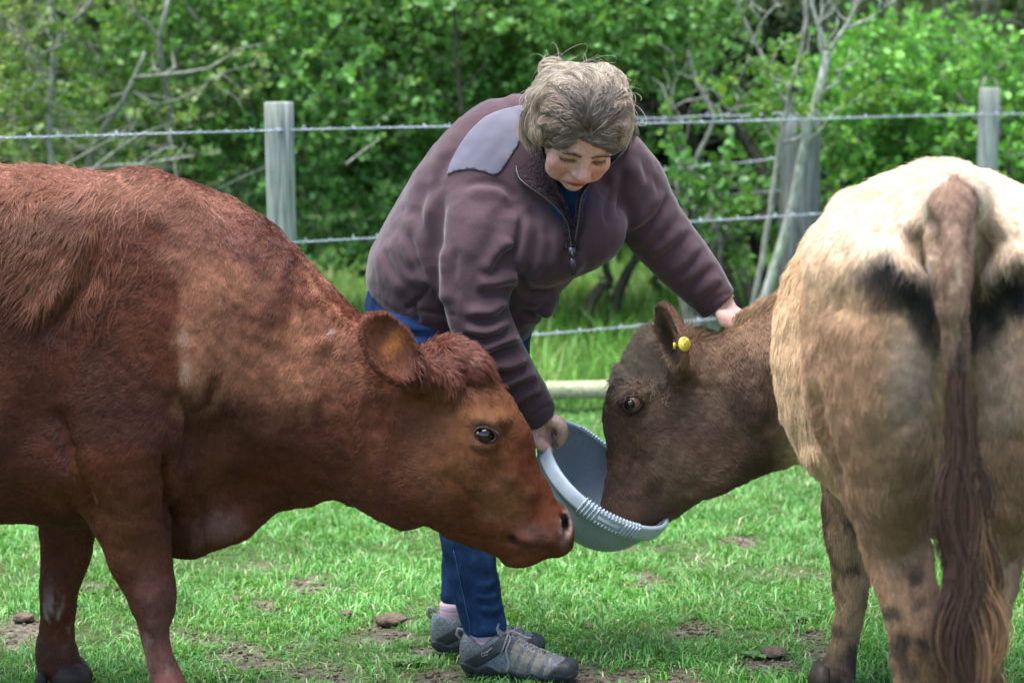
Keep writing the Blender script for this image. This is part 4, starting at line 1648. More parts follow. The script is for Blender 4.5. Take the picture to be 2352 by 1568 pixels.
    for t in np.linspace(.25, 2.6, 26):
        b = ec + EX @ np.array([.025 * math.cos(t), .0175 * math.sin(t), .013])
        lash.tube([b, b + EX @ np.array([.004 * math.cos(t), .003, .010]), b + EX @ np.array([.009 * math.cos(t) + .004, -.003, .017])], [.0006, .0005, .0002], 4)
    part('eyelashes', lash.mesh('eyelashes', [M['eyeball']]), cow)
    corner = ball('eye_corner', ec + EX @ np.array([-.016, -.001, .0125]), (.006, .005, .004), 'eye_white', cow, 10, EX)
    # hooves
    for (hx, hy, yy, yw) in ((408, 1684, 4.29, .25), (140, 1581, 4.64, .15), (-1150, 1684, 4.30, 0), (-1150, 1581, 4.64, 0)):
        c = W(hx, 1000, yy)
        c[2] = 0.004
        part('hoof', hoof_mesh(c, yw).mesh('hoof', [M['hoof']]), cow)
    dew = W(98, 1556, 4.60)
    for q in (-.018, .018):
        ball('dewclaw', dew + np.array([0, q, 0]), (.014, .012, .02), 'hoof', cow, 8)
    return cow


def build_tan_cow():
    f = Field(steps((.10, .66, .0075), (.66, 1.48, .0115)), steps((3.22, 4.74, .0125), (4.74, 5.12, .007), (5.12, 5.4, .012)),
              steps((.02, .42, .011), (.42, 1.06, .0085), (1.06, 1.38, .0105)))

    def ax(Y):
        return .776 + .187 * (Y - 3.5)

    def sta(Y, zc, rz, rx):
        return ((ax(Y), Y, zc), (0, 0, 1), rz, rx)
    f.tube([sta(3.66, 1.06, .19, .13), sta(3.82, .955, .31, .19), sta(4.0, .905, .365, .275), sta(4.18, .885, .385, .348), sta(4.42, .87, .39, .325),
            sta(4.66, .88, .37, .26), sta(4.86, .91, .30, .20)], .03, sq=2.02)
    for s_ in (-1, 1):
        f.ell((.812 + s_ * .142, 3.72, 1.165), (.090, .15, .095), None, .08)      # hooks
        f.ell((.782 + s_ * .105, 3.52, 1.16), (.080, .10, .09), None, .05)      # pins
        f.ell((.802 + s_ * .150, 3.57, .95), (.120, .13, .22), None, .05)       # thigh
    f.round([(.80, 3.75, 1.22), (.778, 3.50, 1.255), (.774, 3.44, 1.225)], [.09, .058, .05], .06)
    # tail
    tr = [(2118, 470, 2242, 470, 3.40, .052), (2128, 540, 2238, 540, 3.365, .048), (2138, 620, 2232, 620, 3.345, .042), (2150, 700, 2228, 700, 3.335, .036),
          (2165, 780, 2227, 780, 3.345, .028), (2176, 850, 2225, 850, 3.345, .024), (2188, 950, 2226, 950, 3.36, .018), (2198, 1080, 2232, 1080, 3.36, .016), (2212, 1230, 2238, 1230, 3.36, .012)]
    f.tube([((.777, 3.45, 1.26), (1, 0, 0), .048, .05)] + loft(tr), .018)
    # hind legs
    hl = [(1850, 620, 2160, 620, 3.60, .20), (1846, 780, 2166, 800, 3.60, .20), (1870, 930, 2168, 950, 3.60, .175), (1912, 1060, 2156, 1075, 3.61, .14), (1948, 1145, 2138, 1160, 3.63, .11),
          (1975, 1230, 2130, 1240, 3.64, .085), (1999, 1305, 2142, 1315, 3.62, .070), (2024, 1380, 2158, 1385, 3.60, .064), (2038, 1445, 2163, 1445, 3.59, .058), (2046, 1530, 2164, 1530, 3.60, .048),
          (2060, 1640, 2160, 1640, 3.61, .042), (2058, 1760, 2165, 1760, 3.61, .046), (2050, 1840, 2172, 1840, 3.60, .05), (2062, 1880, 2172, 1880, 3.59, .046)]
    L = loft(hl)
    f.tube(L, .012)
    mir = []
    for c, u, a, b in L:
        c = np.array(c)
        c[0] = 2 * .8085 - c[0]
        mir.append((c, u, a, b))
    f.tube(mir, .012)
    # fore legs
    fl = loft([(1885, 1080, 2010, 1080, 4.62, .09), (1893, 1180, 1998, 1180, 4.62, .068), (1903, 1270, 1996, 1270, 4.62, .056), (1912, 1340, 1998, 1340, 4.62, .05), (1916, 1395, 1988, 1395, 4.62, .045),
               (1911, 1450, 1974, 1450, 4.62, .036), (1900, 1500, 1968, 1500, 4.62, .036), (1884, 1550, 1966, 1550, 4.62, .044)])
    f.tube(fl, .03)
    f.tube([(np.array(c) + np.array([.33, .10, 0]), u, a, b) for c, u, a, b in fl], .03)
    # neck
    f.tube(loft([(1960, 610, 1960, 1090, 4.78, .21), (1870, 655, 1880, 1072, 4.84, .18), (1780, 704, 1800, 1066, 4.89, .155), (1700, 756, 1735, 1088, 4.93, .135), (1620, 782, 1690, 1110, 4.95, .12)]), .05)
    YH = 4.95
    f.tube(loft([(1540, 752, 1720, 1040, YH, .10), (1466, 800, 1690, 1082, YH, .112), (1432, 878, 1650, 1134, YH, .112), (1424, 960, 1606, 1164, YH, .098), (1406, 1040, 1565, 1184, YH, .084),
                 (1388, 1098, 1525, 1194, YH, .072), (1376, 1150, 1475, 1200, YH, .066), (1384, 1180, 1440, 1206, YH, .052)]), .025, sq=2.2)
    f.ell(W(1526, 782, YH), (.048, .042, .075), view_axes(20), .03)
    f.ell(W(1496, 808, YH - .02), (.036, .05, .07), view_axes(-20), .03)
    f.ell(W(1460, 906, YH - .085), (.05, .02, .028), view_axes(20), .02)      # brow
    f.ell(W(1632, 1040, YH - .07), (.13, .10, .045), view_axes(35), .05)      # cheek
    # ear, seen from its edge
    EA = view_axes(107)
    ec = W(1541, 774, YH - .15)
    f.ell(ec, (.088, .040, .052), EA, .006)
    f.round([W(1576, 890, YH - .06), W(1566, 856, YH - .115)], [.05, .028], .03)
    f.ell(ec + view(-.014, -.016, 0), (.077, .034, .047), EA, .004, 'sub')
    f.ell(W(1453, 925, YH - .112), (.022, .017, .02), view_axes(30), .006, 'sub')
    V, F = f.mesh()
    V = smooth(V, F, 2, .5)
    S = Sculpt(V, F)
    # hollows beside the tail
    for q in (1, -1):
        mx = lambda x: x if q > 0 else 2 * 2192 - x
        S.blob(mx(2110), 545, 40, 60, -.030, Y=(3.2, 3.8))
        S.blob(mx(1950), 470, 46, 30, .012, Y=(3.2, 4.0))
        S.line([(mx(1925), 520), (mx(1935), 640), (mx(1900), 760)], 34, .014, 'crease', Y=(3.2, 4.0))
        S.line([(mx(2000), 700), (mx(1990), 860), (mx(2010), 1020)], 40, .010, 'ridge', Y=(3.2, 3.9))
        S.line([(mx(2010), 560), (mx(2070), 605), (mx(2120), 665)], 30, .012, 'ridge', Y=(3.2, 3.8))
        S.line([(mx(2128), 480), (mx(2134), 560), (mx(2146), 680), (mx(2152), 800)], 12, .022, 'crease', Y=(3.2, 3.8), taper=.1)
        S.line([(mx(2160), 700), (mx(2165), 900), (mx(2160), 1100)], 18, .03, 'crease', Y=(3.3, 3.9))
        S.line([(mx(2040), 1270), (mx(2090), 1330), (mx(2100), 1420)], 16, .010, 'crease', Y=(3.2, 3.9))
        S.line([(mx(2140), 1200), (mx(2130), 1300), (mx(2150), 1380)], 12, .010, 'ridge', Y=(3.2, 3.9))
        S.line([(mx(2075), 1440), (mx(2085), 1560)], 10, .007, 'crease', Y=(3.2, 3.9))
    S.line([(1852, 860), (1880, 985), (1912, 1075), (1948, 1150)], 20, .030, 'crease', Y=(3.2, 4.3))
    S.line([(1850, 1010), (1880, 1080), (1910, 1130)], 20, .012, 'ridge', Y=(3.9, 4.4))
    S.line([(2040, 985), (2080, 975), (2110, 985)], 8, .006, 'crease', Y=(3.2, 3.8))
    # face
    S.line([(1436, 912), (1452, 902), (1474, 906), (1486, 928)], 9, .006, 'ridge')
    S.line([(1440, 952), (1462, 950), (1482, 934)], 7, .005, 'ridge')
    S.line([(1446, 970), (1472, 962), (1492, 940)], 7, .005, 'crease')
    S.line([(1436, 1100), (1450, 1070), (1470, 1050)], 14, .006, 'crease')
    S.line([(1640, 850), (1660, 920), (1700, 990), (1760, 1030)], 30, .014, 'crease', Y=(4.7, 5))
    S.line([(1560, 870), (1590, 890), (1620, 880)], 20, .010, 'crease', Y=(4.7, 5))
    S.line([(1510, 1060), (1480, 1110), (1440, 1150)], 22, .006, 'ridge')
    S.line([(1640, 770), (1650, 830), (1640, 870)], 18, .008, 'fold', Y=(4.7, 5))
    S.acc += (fbm(S.V, 16, 13, 3) - .5) * .014 + (fbm(S.V, 50, 15, 2) - .5) * .004
    S.apply()
    V, N = S.V, S.N
    P = Paint(V, (.50, .32, .17))
    px, py = P.px, P.py
    Yv = V[:, 1]
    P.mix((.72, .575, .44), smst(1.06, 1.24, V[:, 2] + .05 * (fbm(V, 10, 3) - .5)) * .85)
    P.mix((.60, .42, .26), smst(.45, .7, fbm(V, 8, 23)) * .5)
    P.mix((.66, .45, .27), smst(3.85, 4.02, Yv) * smst(1.1, .9, V[:, 2]) * .9)
    # thighs: greyish skin shows through short worn hair
    for q in (1, -1):
        mx = lambda x: x if q > 0 else 2 * 2192 - x
        P.blob(mx(2000), 980, 130, 250, (.27, .165, .10), .75, 6 * q, .4, 14, Y=(3.2, 3.95))
        P.blob(mx(2085), 870, 55, 140, (.37, .265, .195), .8, 0, .4, 20, Y=(3.2, 3.8), seed=3)
        P.blob(mx(2050), 1150, 110, 130, (.25, .15, .09), .7, 0, .4, 18, Y=(3.2, 3.95), seed=5)
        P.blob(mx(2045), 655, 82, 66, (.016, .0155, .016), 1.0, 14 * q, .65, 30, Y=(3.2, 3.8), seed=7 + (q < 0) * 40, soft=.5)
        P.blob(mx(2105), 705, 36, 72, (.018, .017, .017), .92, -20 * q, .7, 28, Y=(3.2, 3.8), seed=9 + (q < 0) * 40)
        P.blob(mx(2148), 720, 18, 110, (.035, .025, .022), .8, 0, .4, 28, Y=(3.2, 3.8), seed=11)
        P.blob(mx(2120), 610, 30, 22, (.45, .33, .28), .6, 30 * q, .3, 28, Y=(3.2, 3.7))
        for (bx, by, rx, ry) in ((2040, 1405, 20, 14), (2068, 1480, 22, 26), (2110, 1390, 14, 22), (2120, 1480, 26, 16), (2080, 1540, 26, 20), (2100, 1330, 12, 22)):
            P.blob(mx(bx), by, rx, ry, (.035, .03, .028), .85, 20, .9, 45, Y=(3.2, 3.9), seed=bx)
        P.blob(mx(2000), 1410, 9, 26, (.26, .25, .26), .8, 10, .4, 60, Y=(3.2, 3.9))
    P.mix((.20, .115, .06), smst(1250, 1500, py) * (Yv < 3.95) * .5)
    # tail
    tail = (np.abs(px - 2192 - np.maximum(py - 800, 0) * .06) < smst(385, 450, py) * (58 - .05 * (py - 450))) & (Yv < 3.43) & (py > 395)
    P.mix((.26, .155, .105), tail * .95)
    P.mix((.16, .09, .06), tail * smst(.42, .6, fbm(V * np.array([1, 1, .35]), 50, 61)) * .8)
    P.mix((.05, .03, .025), tail * smst(760, 900, py))
    P.blob(2205, 840, 14, 40, (.035, .032, .03), .8, 0, .5, 60, Y=(3.2, 3.45))
    P.blob(2197, 640, 6, 40, (.65, .50, .34), .7, 4, .4, 60, Y=(3.2, 3.42))
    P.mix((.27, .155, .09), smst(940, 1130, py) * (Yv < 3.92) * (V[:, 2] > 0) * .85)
    P.mix((.37, .21, .122), smst(600, 800, py) * smst(2090, 2000, px) * (Yv < 3.86) * .88)
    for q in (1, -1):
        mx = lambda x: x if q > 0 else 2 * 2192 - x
        P.blob(mx(2112), 545, 30, 44, (.24, .145, .085), .8, 0, .4, 30, Y=(3.2, 3.8))  # brown hair beside the tail root, also painted as shade in the hollows
        for (bx, by, rx, ry) in ((2040, 1405, 22, 16), (2068, 1480, 24, 28), (2110, 1390, 16, 24), (2124, 1480, 28, 18), (2080, 1540, 28, 22), (2104, 1330, 14, 24)):
            P.blob(mx(bx), by, rx, ry, (.05, .038, .032), .85, 20, .9, 45, Y=(3.2, 3.9), seed=bx)
    # fore legs
    fm = (Yv > 4.45) & (V[:, 2] < .55) & (px > 1850)
    P.mix((.21, .125, .07), fm * .8)
    P.mix((.05, .03, .022), fm * smst(.47, .6, fbm(V, 26, 71)) * .8)
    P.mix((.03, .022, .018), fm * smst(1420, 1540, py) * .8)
    # head and neck
    hm = smst(1850, 1770, px) * smst(4.62, 4.72, Yv)
    P.mix((.128, .070, .044), hm)
    P.mix((.24, .145, .088), hm * smst(.45, .65, fbm(V, 12, 81)) * .55)
    P.blob(1750, 740, 140, 60, (.21, .12, .07), .7, -30, .4, 14, Y=(4.7, 5.3))
    P.blob(1600, 930, 90, 70, (.12, .072, .05), .4, 20, .4, 16, Y=(4.7, 5.3))
    P.blob(1490, 800, 50, 60, (.32, .215, .135), .85, -10, .4, 30, Y=(4.7, 5.3))
    P.blob(1440, 860, 18, 50, (.32, .21, .13), .7, 20, .4, 30, Y=(4.7, 5.3))
    P.blob(1540, 1070, 60, 60, (.17, .11, .07), .5, 20, .6, 30, Y=(4.7, 5.3))
    P.blob(1453, 925, 26, 18, (.065, .038, .036), .9, 30, .1, 40, Y=(4.7, 5.3))
    P.blob(1540, 776, 32, 80, (.26, .15, .09), .95, -17, .1, 40, Y=(4.6, 4.86))
    P.blob(1534, 780, 15, 60, (.035, .02, .014), .9, -16, .1, 40, Y=(4.7, 4.87))
    P.blob(1410, 1130, 40, 60, (.09, .05, .036), .6, 20, .4, 30, Y=(4.7, 5.3))
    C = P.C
    cow = thing('cow', 'tan cow seen from behind, its brown head turned and feeding in the tub', 'cow', 'cows in the paddock', (.88, 4.1, 0))
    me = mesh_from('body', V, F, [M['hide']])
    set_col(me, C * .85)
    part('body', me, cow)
    G = [(2190, 400, 0, 1), (2050, 430, -.5, .8), (1920, 500, -.55, .85), (2000, 600, -.3, .95), (1850, 700, -.6, .8), (1800, 850, -.75, .65), (1800, 1000, -.6, .8), (1870, 1120, -.3, .95), (2000, 800, -.1, 1),
         (2060, 1000, .05, 1), (2050, 1200, .1, 1), (2090, 1400, .1, 1), (2320, 430, .4, .8), (2300, 700, .2, 1), (2300, 1000, 0, 1), (2190, 600, 0, 1), (2190, 800, 0, 1), (1940, 1250, 0, 1), (1940, 1450, 0, 1),
         (1750, 760, .7, .7), (1780, 690, .5, .5), (1700, 850, .75, .6), (1640, 800, .6, .8), (1600, 950, .9, .35), (1650, 1050, .9, .3), (1540, 1000, .85, .5), (1500, 930, .7, .7), (1520, 1120, .7, .7), (1440, 1000, .1, -1),
         (1430, 1100, .3, .9), (1470, 850, -.7, .7), (1500, 770, -.7, -.5), (1430, 890, -.8, .5), (1541, 740, -.3, -1), (1560, 820, .2, .8), (1600, 760, .8, -.2)]
    fc = facing(V, N)
    bare = np.exp(-((px - 1453) / 23) ** 2 - ((py - 925) / 18) ** 2) * (Yv > 4.7)
    wt = (.06 + .94 * smst(-.3, .1, fc)) * (1 - .96 * smst(.3, .6, bare))
    wt = wt * (1 - .97 * np.exp(-((px - 1570) / 34) ** 4 - ((py - 790) / 34) ** 4) * (Yv < 4.92) * (Yv > 4.6))
    thigh = np.exp(-((px - 2085) / 70) ** 2 - ((py - 870) / 170) ** 2) * (Yv < 3.8)
    wt = wt * (1 - .6 * thigh) * (1 + .6 * (px < 1790)) * (1 - .85 * smst(1600, 1700, py))
    lenf = np.where(px < 1790, .62, 1.0) * (1 - .55 * thigh)
    lenf = lenf * (1 + .5 * smst(3.8, 4.0, Yv) * (px > 1740) * smst(.55, .75, V[:, 2]))
    lenf = np.where(tail, .7, lenf) * (1 - .35 * smst(1200, 1400, py))
    fur('coat', V, F, N, C, 200000, G, .024, M['hair'], cow, .32, wt, .00042, .42, seed=23, lenf=lenf)
    curl = (np.exp(-((px - 1485) / 42) ** 2 - ((py - 800) / 55) ** 2) + .5 * np.exp(-((px - 1438) / 20) ** 2 - ((py - 850) / 34) ** 2)) * (Yv > 4.7) * (fc > -.4)
    curl = curl * (1 - np.exp(-((px - 1453) / 50) ** 4 - ((py - 925) / 62) ** 4)) * (px < 1508 - (py - 776) * -.25)
    fur('forehead_curls', V, F, N, np.maximum(C, [.30, .21, .14]) * 1.3, 11000, [(1490, 760, -.6, -.4), (1450, 830, -.8, .5), (1500, 850, -.2, 1)], .022, M['hair'], cow, .5, curl, .0005, 1.1, .55, seed=28)
    crest = np.exp(-((py - (772 - (px - 1590) * .42)) / 16) ** 2) * ((px > 1560) & (px < 1860)) * (Yv > 4.7)
    fur('neck_crest', V, F, N, np.maximum(C * 1.3, [.26, .16, .09]), 5000, [(1600, 740, .7, -.5), (1750, 690, .6, -.7), (1820, 660, .6, -.6)], .032, M['hair'], cow, .6, crest, .0005, .9, seed=29)
    # eye
    ec = W(1453, 926, 4.95 - .097)
    EX = view_axes(32)
    ball('eye', ec, .0240, 'eye_white', cow)
    ball('iris', ec + view(-.0065, -.0125, -.001), (.0155, .0155, .0140), 'eyeball', cow)
    rim = MB()
    ring = np.array([ec + EX @ np.array([.0255 * math.cos(t), .0195 * math.sin(t), .013]) for t in np.linspace(0, 2 * math.pi, 25)])
    rim.tube(ring, .0048, 6, False)
    part('eyelid', rim.mesh('eyelid', [M['dark_lid']]), cow)
    # ear tag
    tg = MB()
    c = W(1571, 790, 4.95 - .200)
    nrm_ = nrm(view(.50, -.86, .1))
    s1 = nrm(np.cross(nrm_, UP))
    s2 = np.cross(s1, nrm_)
    for off, r in ((0, .0175), (.003, .0175), (.0031, .008), (.005, .007)):
        pass
    tg.tube([c, c + nrm_ * .003], [.0178, .0178], 20)
    tg.tube([c + nrm_ * .003, c + nrm_ * .0036], [.0095, .0085], 14)
    tg.tube([c + nrm_ * .0036, c + nrm_ * .0046], [.004, .0035], 10)
    tg.tube([c, W(1549, 794, 4.95 - .175)], [.003, .003], 8)
    tg.tube([W(1551, 794, 4.95 - .190), W(1546, 794, 4.95 - .190)], [.009, .008], 12)
    part('ear_tag', tg.mesh('ear_tag', [M['tag_yellow']], False), cow)
    # switch of the tail
    n = 9000
    t0 = RNG.random(n) ** .8
    m_ = 11
    pts = np.zeros((n, m_, 3))
    y0 = 850 + 520 * t0
    x0 = 2200 + np.minimum((y0 - 850) * .1, 34) + RNG.normal(0, 1, n) * 10
    lenp = 330 + 420 * RNG.random(n)
    nl = 22
    lk = RNG.integers(0, nl, n)
    lx_, ly_, lph, lam = np.linspace(-1.5, 1.5, nl) + RNG.normal(0, .2, nl), RNG.normal(0, 1, nl), RNG.random(nl) * 6.28, .5 + RNG.random(nl)
    sx0 = RNG.normal(0, .42, n)
    sx = lx_[lk] + sx0
    sy_ = ly_[lk] + RNG.normal(0, .35, n)
    ph = lph[lk] + RNG.random(n) * .5
    lenp = lenp * (.75 + .4 * RNG.random(nl))[lk]
    for k in range(m_):
        t = k / (m_ - 1)
        yy = y0 + lenp * t
        spread = 9 + 36 * smst(920, 1160, yy) - 6 * smst(1500, 1800, yy)
        xx = x0 + (yy - y0) * .022 + (sx - sx0 * .6 * t * t) * spread * (t ** .7) * .72 + 21 * lam[lk] * np.sin(yy / 52 + ph) * t ** .8
        dep = 3.36 - .012 + sy_ * .0125 * (1 + 1.2 * t) - .012 * np.cos(sx)
        d = FW[None, :] + ((xx - CX) / FPX)[:, None] * RT - ((yy - CY) / FPX)[:, None] * UP
        pts[:, k] = CAMP + d * (dep / d[:, 1])[:, None]
    tone = np.clip(.5 + .5 * np.sin(lk * 2.4 + .5) + RNG.normal(0, .15, n), 0, 1)
    colr = np.array([.055, .028, .020]) * (1 - (tone * smst(880, 1150, y0))[:, None] ** 3) + np.array([.34, .185, .09]) * (tone * smst(880, 1150, y0))[:, None] ** 3
    colr = colr * (.75 + .5 * RNG.random((n, 1)))
    curves_obj('tail_switch', pts, (.0007 * np.array([1] * (m_ - 2) + [.7, .2]))[None, :], colr, M['hair'], cow)
    for (x, y, yw) in ((.72, 3.59, 1.4), (.90, 3.59, 1.4), (.765, 4.62, 1.7), (1.095, 4.72, 1.5)):
        part('hoof', hoof_mesh(np.array([x, y, .004]), yw).mesh('hoof', [M['hoof']]), cow)
    return cow


red_cow = build_red_cow()
tan_cow = build_tan_cow()
# ------------------------------------------------------------------ woman with the tub
def sph_st(rows):
    """rows (px,py,r px,Y[,flat]) -> stations of a round limb"""
    out = []
    for r in rows:
        c = W(r[0], r[1], r[3])
        rad = r[2] * np.linalg.norm(c - CAMP) / FPX * .985
        out.append((c, -FW, rad * (r[4] if len(r) > 4 else 1.0), rad))
    return out


woman = thing('person', 'woman in brown fleece and jeans bending to hold out the grey tub', 'person', None, (-.05, 4.85, 0))

HEAD_Y = 4.63
HU = nrm(view(.22, -.74, .63))
HF0 = view(.12, -.62, -.77)
HF = nrm(HF0 - HU * (HF0 @ HU))
HR = np.cross(HF, HU)
HM = np.stack([HR, HF, HU], 1)
HS = 0.97
HC = W(1343, 367, HEAD_Y - .07) - HF * .083 * HS


def hp(x, y, z):
    return HC + HM @ (np.array([x * 1.12, y, z]) * HS)


def hr(*r):
    return np.array(r) * HS


def finger(f, pts, r0, r1, k=.004):
    P = [np.asarray(p, float) for p in pts]
    f.round(P, np.linspace(r0, r1, len(P)), k, 3)


def build_body():
    f = Field(steps((-.46, -.02, .014), (-.02, .36, .0042), (.36, .47, .012), (.47, .60, .0055)),
              steps((4.45, 4.82, .0050), (4.82, 5.02, .006), (5.02, 5.3, .014)),
              steps((.05, .50, .03), (.50, .80, .013), (.80, 1.02, .0055), (1.02, 1.20, .010), (1.20, 1.47, .0042)))
    # torso, limbs inside the clothes
    f.tube(loft([(870, 690, 1180, 770, 5.0, .13), (935, 520, 1240, 650, 4.95, .13), (1020, 390, 1370, 530, 4.90, .12), (1110, 310, 1440, 420, 4.87, .09)]), .03)
    f.tube(sph_st([(1115, 450, 62, 4.83), (1098, 610, 52, 4.76), (1125, 770, 44, 4.75), (1185, 890, 34, 4.80), (1222, 962, 29, 4.85)]), .02)
    f.tube(sph_st([(1440, 410, 60, 4.90), (1520, 540, 48, 4.93), (1600, 640, 38, 4.96), (1655, 700, 31, 4.97)]), .02)
    f.tube(sph_st([(960, 760, 72, 4.95), (1055, 1080, 50, 4.82), (1092, 1380, 30, 4.755)]), .03)
    f.tube(sph_st([(1110, 760, 72, 5.05), (1105, 1060, 50, 5.01), (1058, 1340, 27, 4.955)]), .03)
    # neck
    f.tube([(hp(0, -.035, -.05), HR, .058, .06), (W(1300, 385, 4.84), RT, .065, .065), (W(1270, 430, 4.90), RT, .08, .07)], .03)
    # head
    def e(x, y, z, a, b, c, k=.012, mode='add', sym=False, tilt=0):
        for s_ in ((1, -1) if sym else (1,)):
            m_ = HM
            if tilt:
                m_ = HM @ np.array(Matrix.Rotation(R(tilt * s_), 3, 'Y'))
            f.ell(hp(x * s_, y, z), hr(a, b, c), m_, k, mode)
    e(0, -.012, .032, .078, .098, .086)
    e(0, .028, -.022, .067, .062, .082, .02)
    e(0, .026, -.076, .053, .052, .040, .02)
    e(0, .064, -.102, .021, .019, .017, .02)
    e(.045, .048, -.040, .028, .028, .030, .018, sym=True)
    e(.040, .040, -.075, .026, .028, .024, .02, sym=True)
    e(.030, .074, .020, .031, .016, .009, .010, sym=True, tilt=8)
    e(.034, .0945, -.002, .023, .017, .0125, .010, 'sub', sym=True)
    e(.033, .066, -.003, .0185, .0165, .0135, .004, sym=True)
    f.tube([(hp(0, .074, .012), HF, .010 * HS, .009 * HS), (hp(0, .091, -.012), HF, .011 * HS, .0095 * HS), (hp(0, .104, -.032), HF, .012 * HS, .0115 * HS)], .010)
    e(0, .106, -.037, .0145, .013, .0115, .006)
    e(.0145, .092, -.042, .0092, .0115, .009, .005, sym=True)
    e(.0065, .097, -.0495, .0034, .006, .0045, .002, 'sub', sym=True)
    e(0, .082, -.068, .028, .012, .012, .010)
    def lp(pts, r, k, mode='add'):
        f.tube([(hp(x, y, z), HU, q_ * HS, q_ * HS * 1.25) for (x, y, z), q_ in zip(pts, r)], k, 3, mode)
    lp([(-.026, .074, -.080), (-.013, .0855, -.0705), (0, .0895, -.0672), (.013, .0855, -.0705), (.026, .074, -.080)], [.003, .0048, .0050, .0048, .003], .004)
    lp([(-.024, .074, -.083), (-.012, .0840, -.0810), (0, .0875, -.0795), (.012, .0840, -.0810), (.024, .074, -.083)], [.003, .0052, .0062, .0052, .003], .004)
    lp([(-.028, .078, -.0815), (-.013, .0920, -.0758), (0, .0965, -.0735), (.013, .0920, -.0758), (.028, .078, -.0815)], [.0012, .0020, .0026, .0020, .0012], .002, 'sub')
    e(0, .083, -.0885, .018, .008, .005, .006, 'sub')
    e(.080, -.012, -.012, .012, .026, .034, .008, sym=True)
    # right hand closed on the rim of the tub
    wr = W(1226, 968, 4.85)
    pc = W(1236, 990, 4.86)
    f.tube([(W(1212, 950, 4.845), view(.5, -.3, .8), .024, .027), (wr, view(.5, -.3, .8), .025, .030), (pc, view(.6, -.3, .75), .024, .038), (W(1250, 1000, 4.88), view(.6, -.3, .75), .018, .034)], .015)
    f.ell(W(1218, 1000, 4.838), (.026, .020, .019), view_axes(-40), .012)
    finger(f, [W(1212, 996, 4.840), W(1229, 1009, 4.823), W(1246, 1024, 4.822), W(1260, 1034, 4.836)], .0178, .0135, .008)
    finger(f, [W(1248, 966, 4.842), W(1277, 966, 4.826), W(1293, 987, 4.832), W(1287, 1012, 4.852)], .0192, .0135, .006)
    finger(f, [W(1250, 975, 4.865), W(1284, 972, 4.858), W(1296, 994, 4.868), W(1286, 1016, 4.880)], .0145, .0105, .005)
    finger(f, [W(1246, 988, 4.885), W(1280, 986, 4.888), W(1290, 1006, 4.898), W(1278, 1026, 4.902)], .0135, .0095, .005)
    finger(f, [W(1238, 998, 4.898), W(1264, 1002, 4.908), W(1272, 1020, 4.914), W(1262, 1034, 4.914)], .0115, .0085, .005)
    # left hand resting on the neck of the tan cow
    f.tube([(W(1650, 694, 4.965), view(.5, -.4, .8), .022, .027), (W(1664, 708, 4.955), view(.5, -.4, .8), .021, .034), (W(1678, 722, 4.945), view(.4, -.5, .7), .018, .036)], .015)
    for (a, b, c, r) in (((1664, 722, 4.915), (1672, 740, 4.905), (1680, 760, 4.905), .0105), ((1676, 722, 4.925), (1686, 738, 4.915), (1695, 756, 4.915), .011), ((1686, 718, 4.945), (1699, 730, 4.940), (1708, 748, 4.935), .0105),
                         ((1690, 712, 4.965), (1704, 722, 4.965), (1715, 738, 4.96), .0095)):
        finger(f, [W(*a), W(*b), W(*c)], r * 1.12, r * .85, .004)
    finger(f, [W(1652, 704, 4.935), W(1652, 724, 4.915), W(1660, 744, 4.910)], .0125, .010, .006)
    V, F = f.mesh()
    V = smooth(V, F, 1, .4)
    N = vnormals(V, F)
    L = (V - HC) @ HM / HS
    L[:, 0] /= 1.12
    # fine creases of the face
    d = np.zeros(len(V))
    ff = (L[:, 1] > .03) & (np.abs(L[:, 0]) < .09) & (np.abs(L[:, 2]) < .14)
    for zz in (.046, .056, .066):
        d -= ff * .0011 * np.exp(-((L[:, 2] - zz - .004 * np.cos(L[:, 0] * 50)) / .0022) ** 2) * np.exp(-(L[:, 0] / .04) ** 2)
    for s_ in (1, -1):
        d -= ff * .0022 * np.exp(-(((L[:, 0] * s_ - .020) - (-.042 - L[:, 2]) * .45) / .004) ** 2) * smst(-.088, -.07, L[:, 2]) * smst(-.034, -.046, L[:, 2])
        d -= ff * .0016 * np.exp(-(((L[:, 2] + .0065) + (L[:, 0] * s_ - .029) ** 2 * 6) / .0026) ** 2) * np.exp(-((L[:, 0] * s_ - .033) / .017) ** 4)
        d -= ff * .0012 * np.exp(-(((L[:, 2] + .022) + (L[:, 0] * s_ - .03) * .3) / .003) ** 2) * np.exp(-((L[:, 0] * s_ - .033) / .014) ** 4)
        d -= ff * .0012 * np.exp(-((L[:, 0] * s_ - .007) / .002) ** 2) * np.exp(-((L[:, 2] - .022) / .010) ** 2)
    d += (fbm(V, 60, 4) - .5) * .0012
    V = V + N * d[:, None]
    P = Paint(V, (.46, .265, .205))
    # knuckles and creases
    P.mix((.52, .20, .15), smst(.5, .7, fbm(V, 35, 9)) * .45)
    P.mix((.62, .40, .33), (V[:, 2] < .98) * .8)
    lx, ly, lz = L.T
    fr = (ly > .02) & (np.abs(lx) < .1) & (np.abs(lz) < .14)
    for s_ in (1, -1):
        P.mix((.50, .17, .125), fr * np.exp(-((lx * s_ - .046) / .022) ** 2 - ((lz + .038) / .024) ** 2) * .55)
        P.mix((.14, .075, .055), fr * np.exp(-(((lz - .0215) + (lx * s_ - .032) ** 2 * 7 - (lx * s_ - .03) * .12) / .0056) ** 2) * np.exp(-((lx * s_ - .034) / .022) ** 4) * .9)
        P.mix((.03, .018, .015), fr * np.exp(-(((lz + .0065) + (lx * s_ - .029) ** 2 * 6) / .0050) ** 2) * np.exp(-((lx * s_ - .033) / .018) ** 4) * .95)
        P.mix((.34, .16, .12), fr * np.exp(-((lx * s_ - .033) / .017) ** 2 - ((lz - .002) / .007) ** 2) * .45)
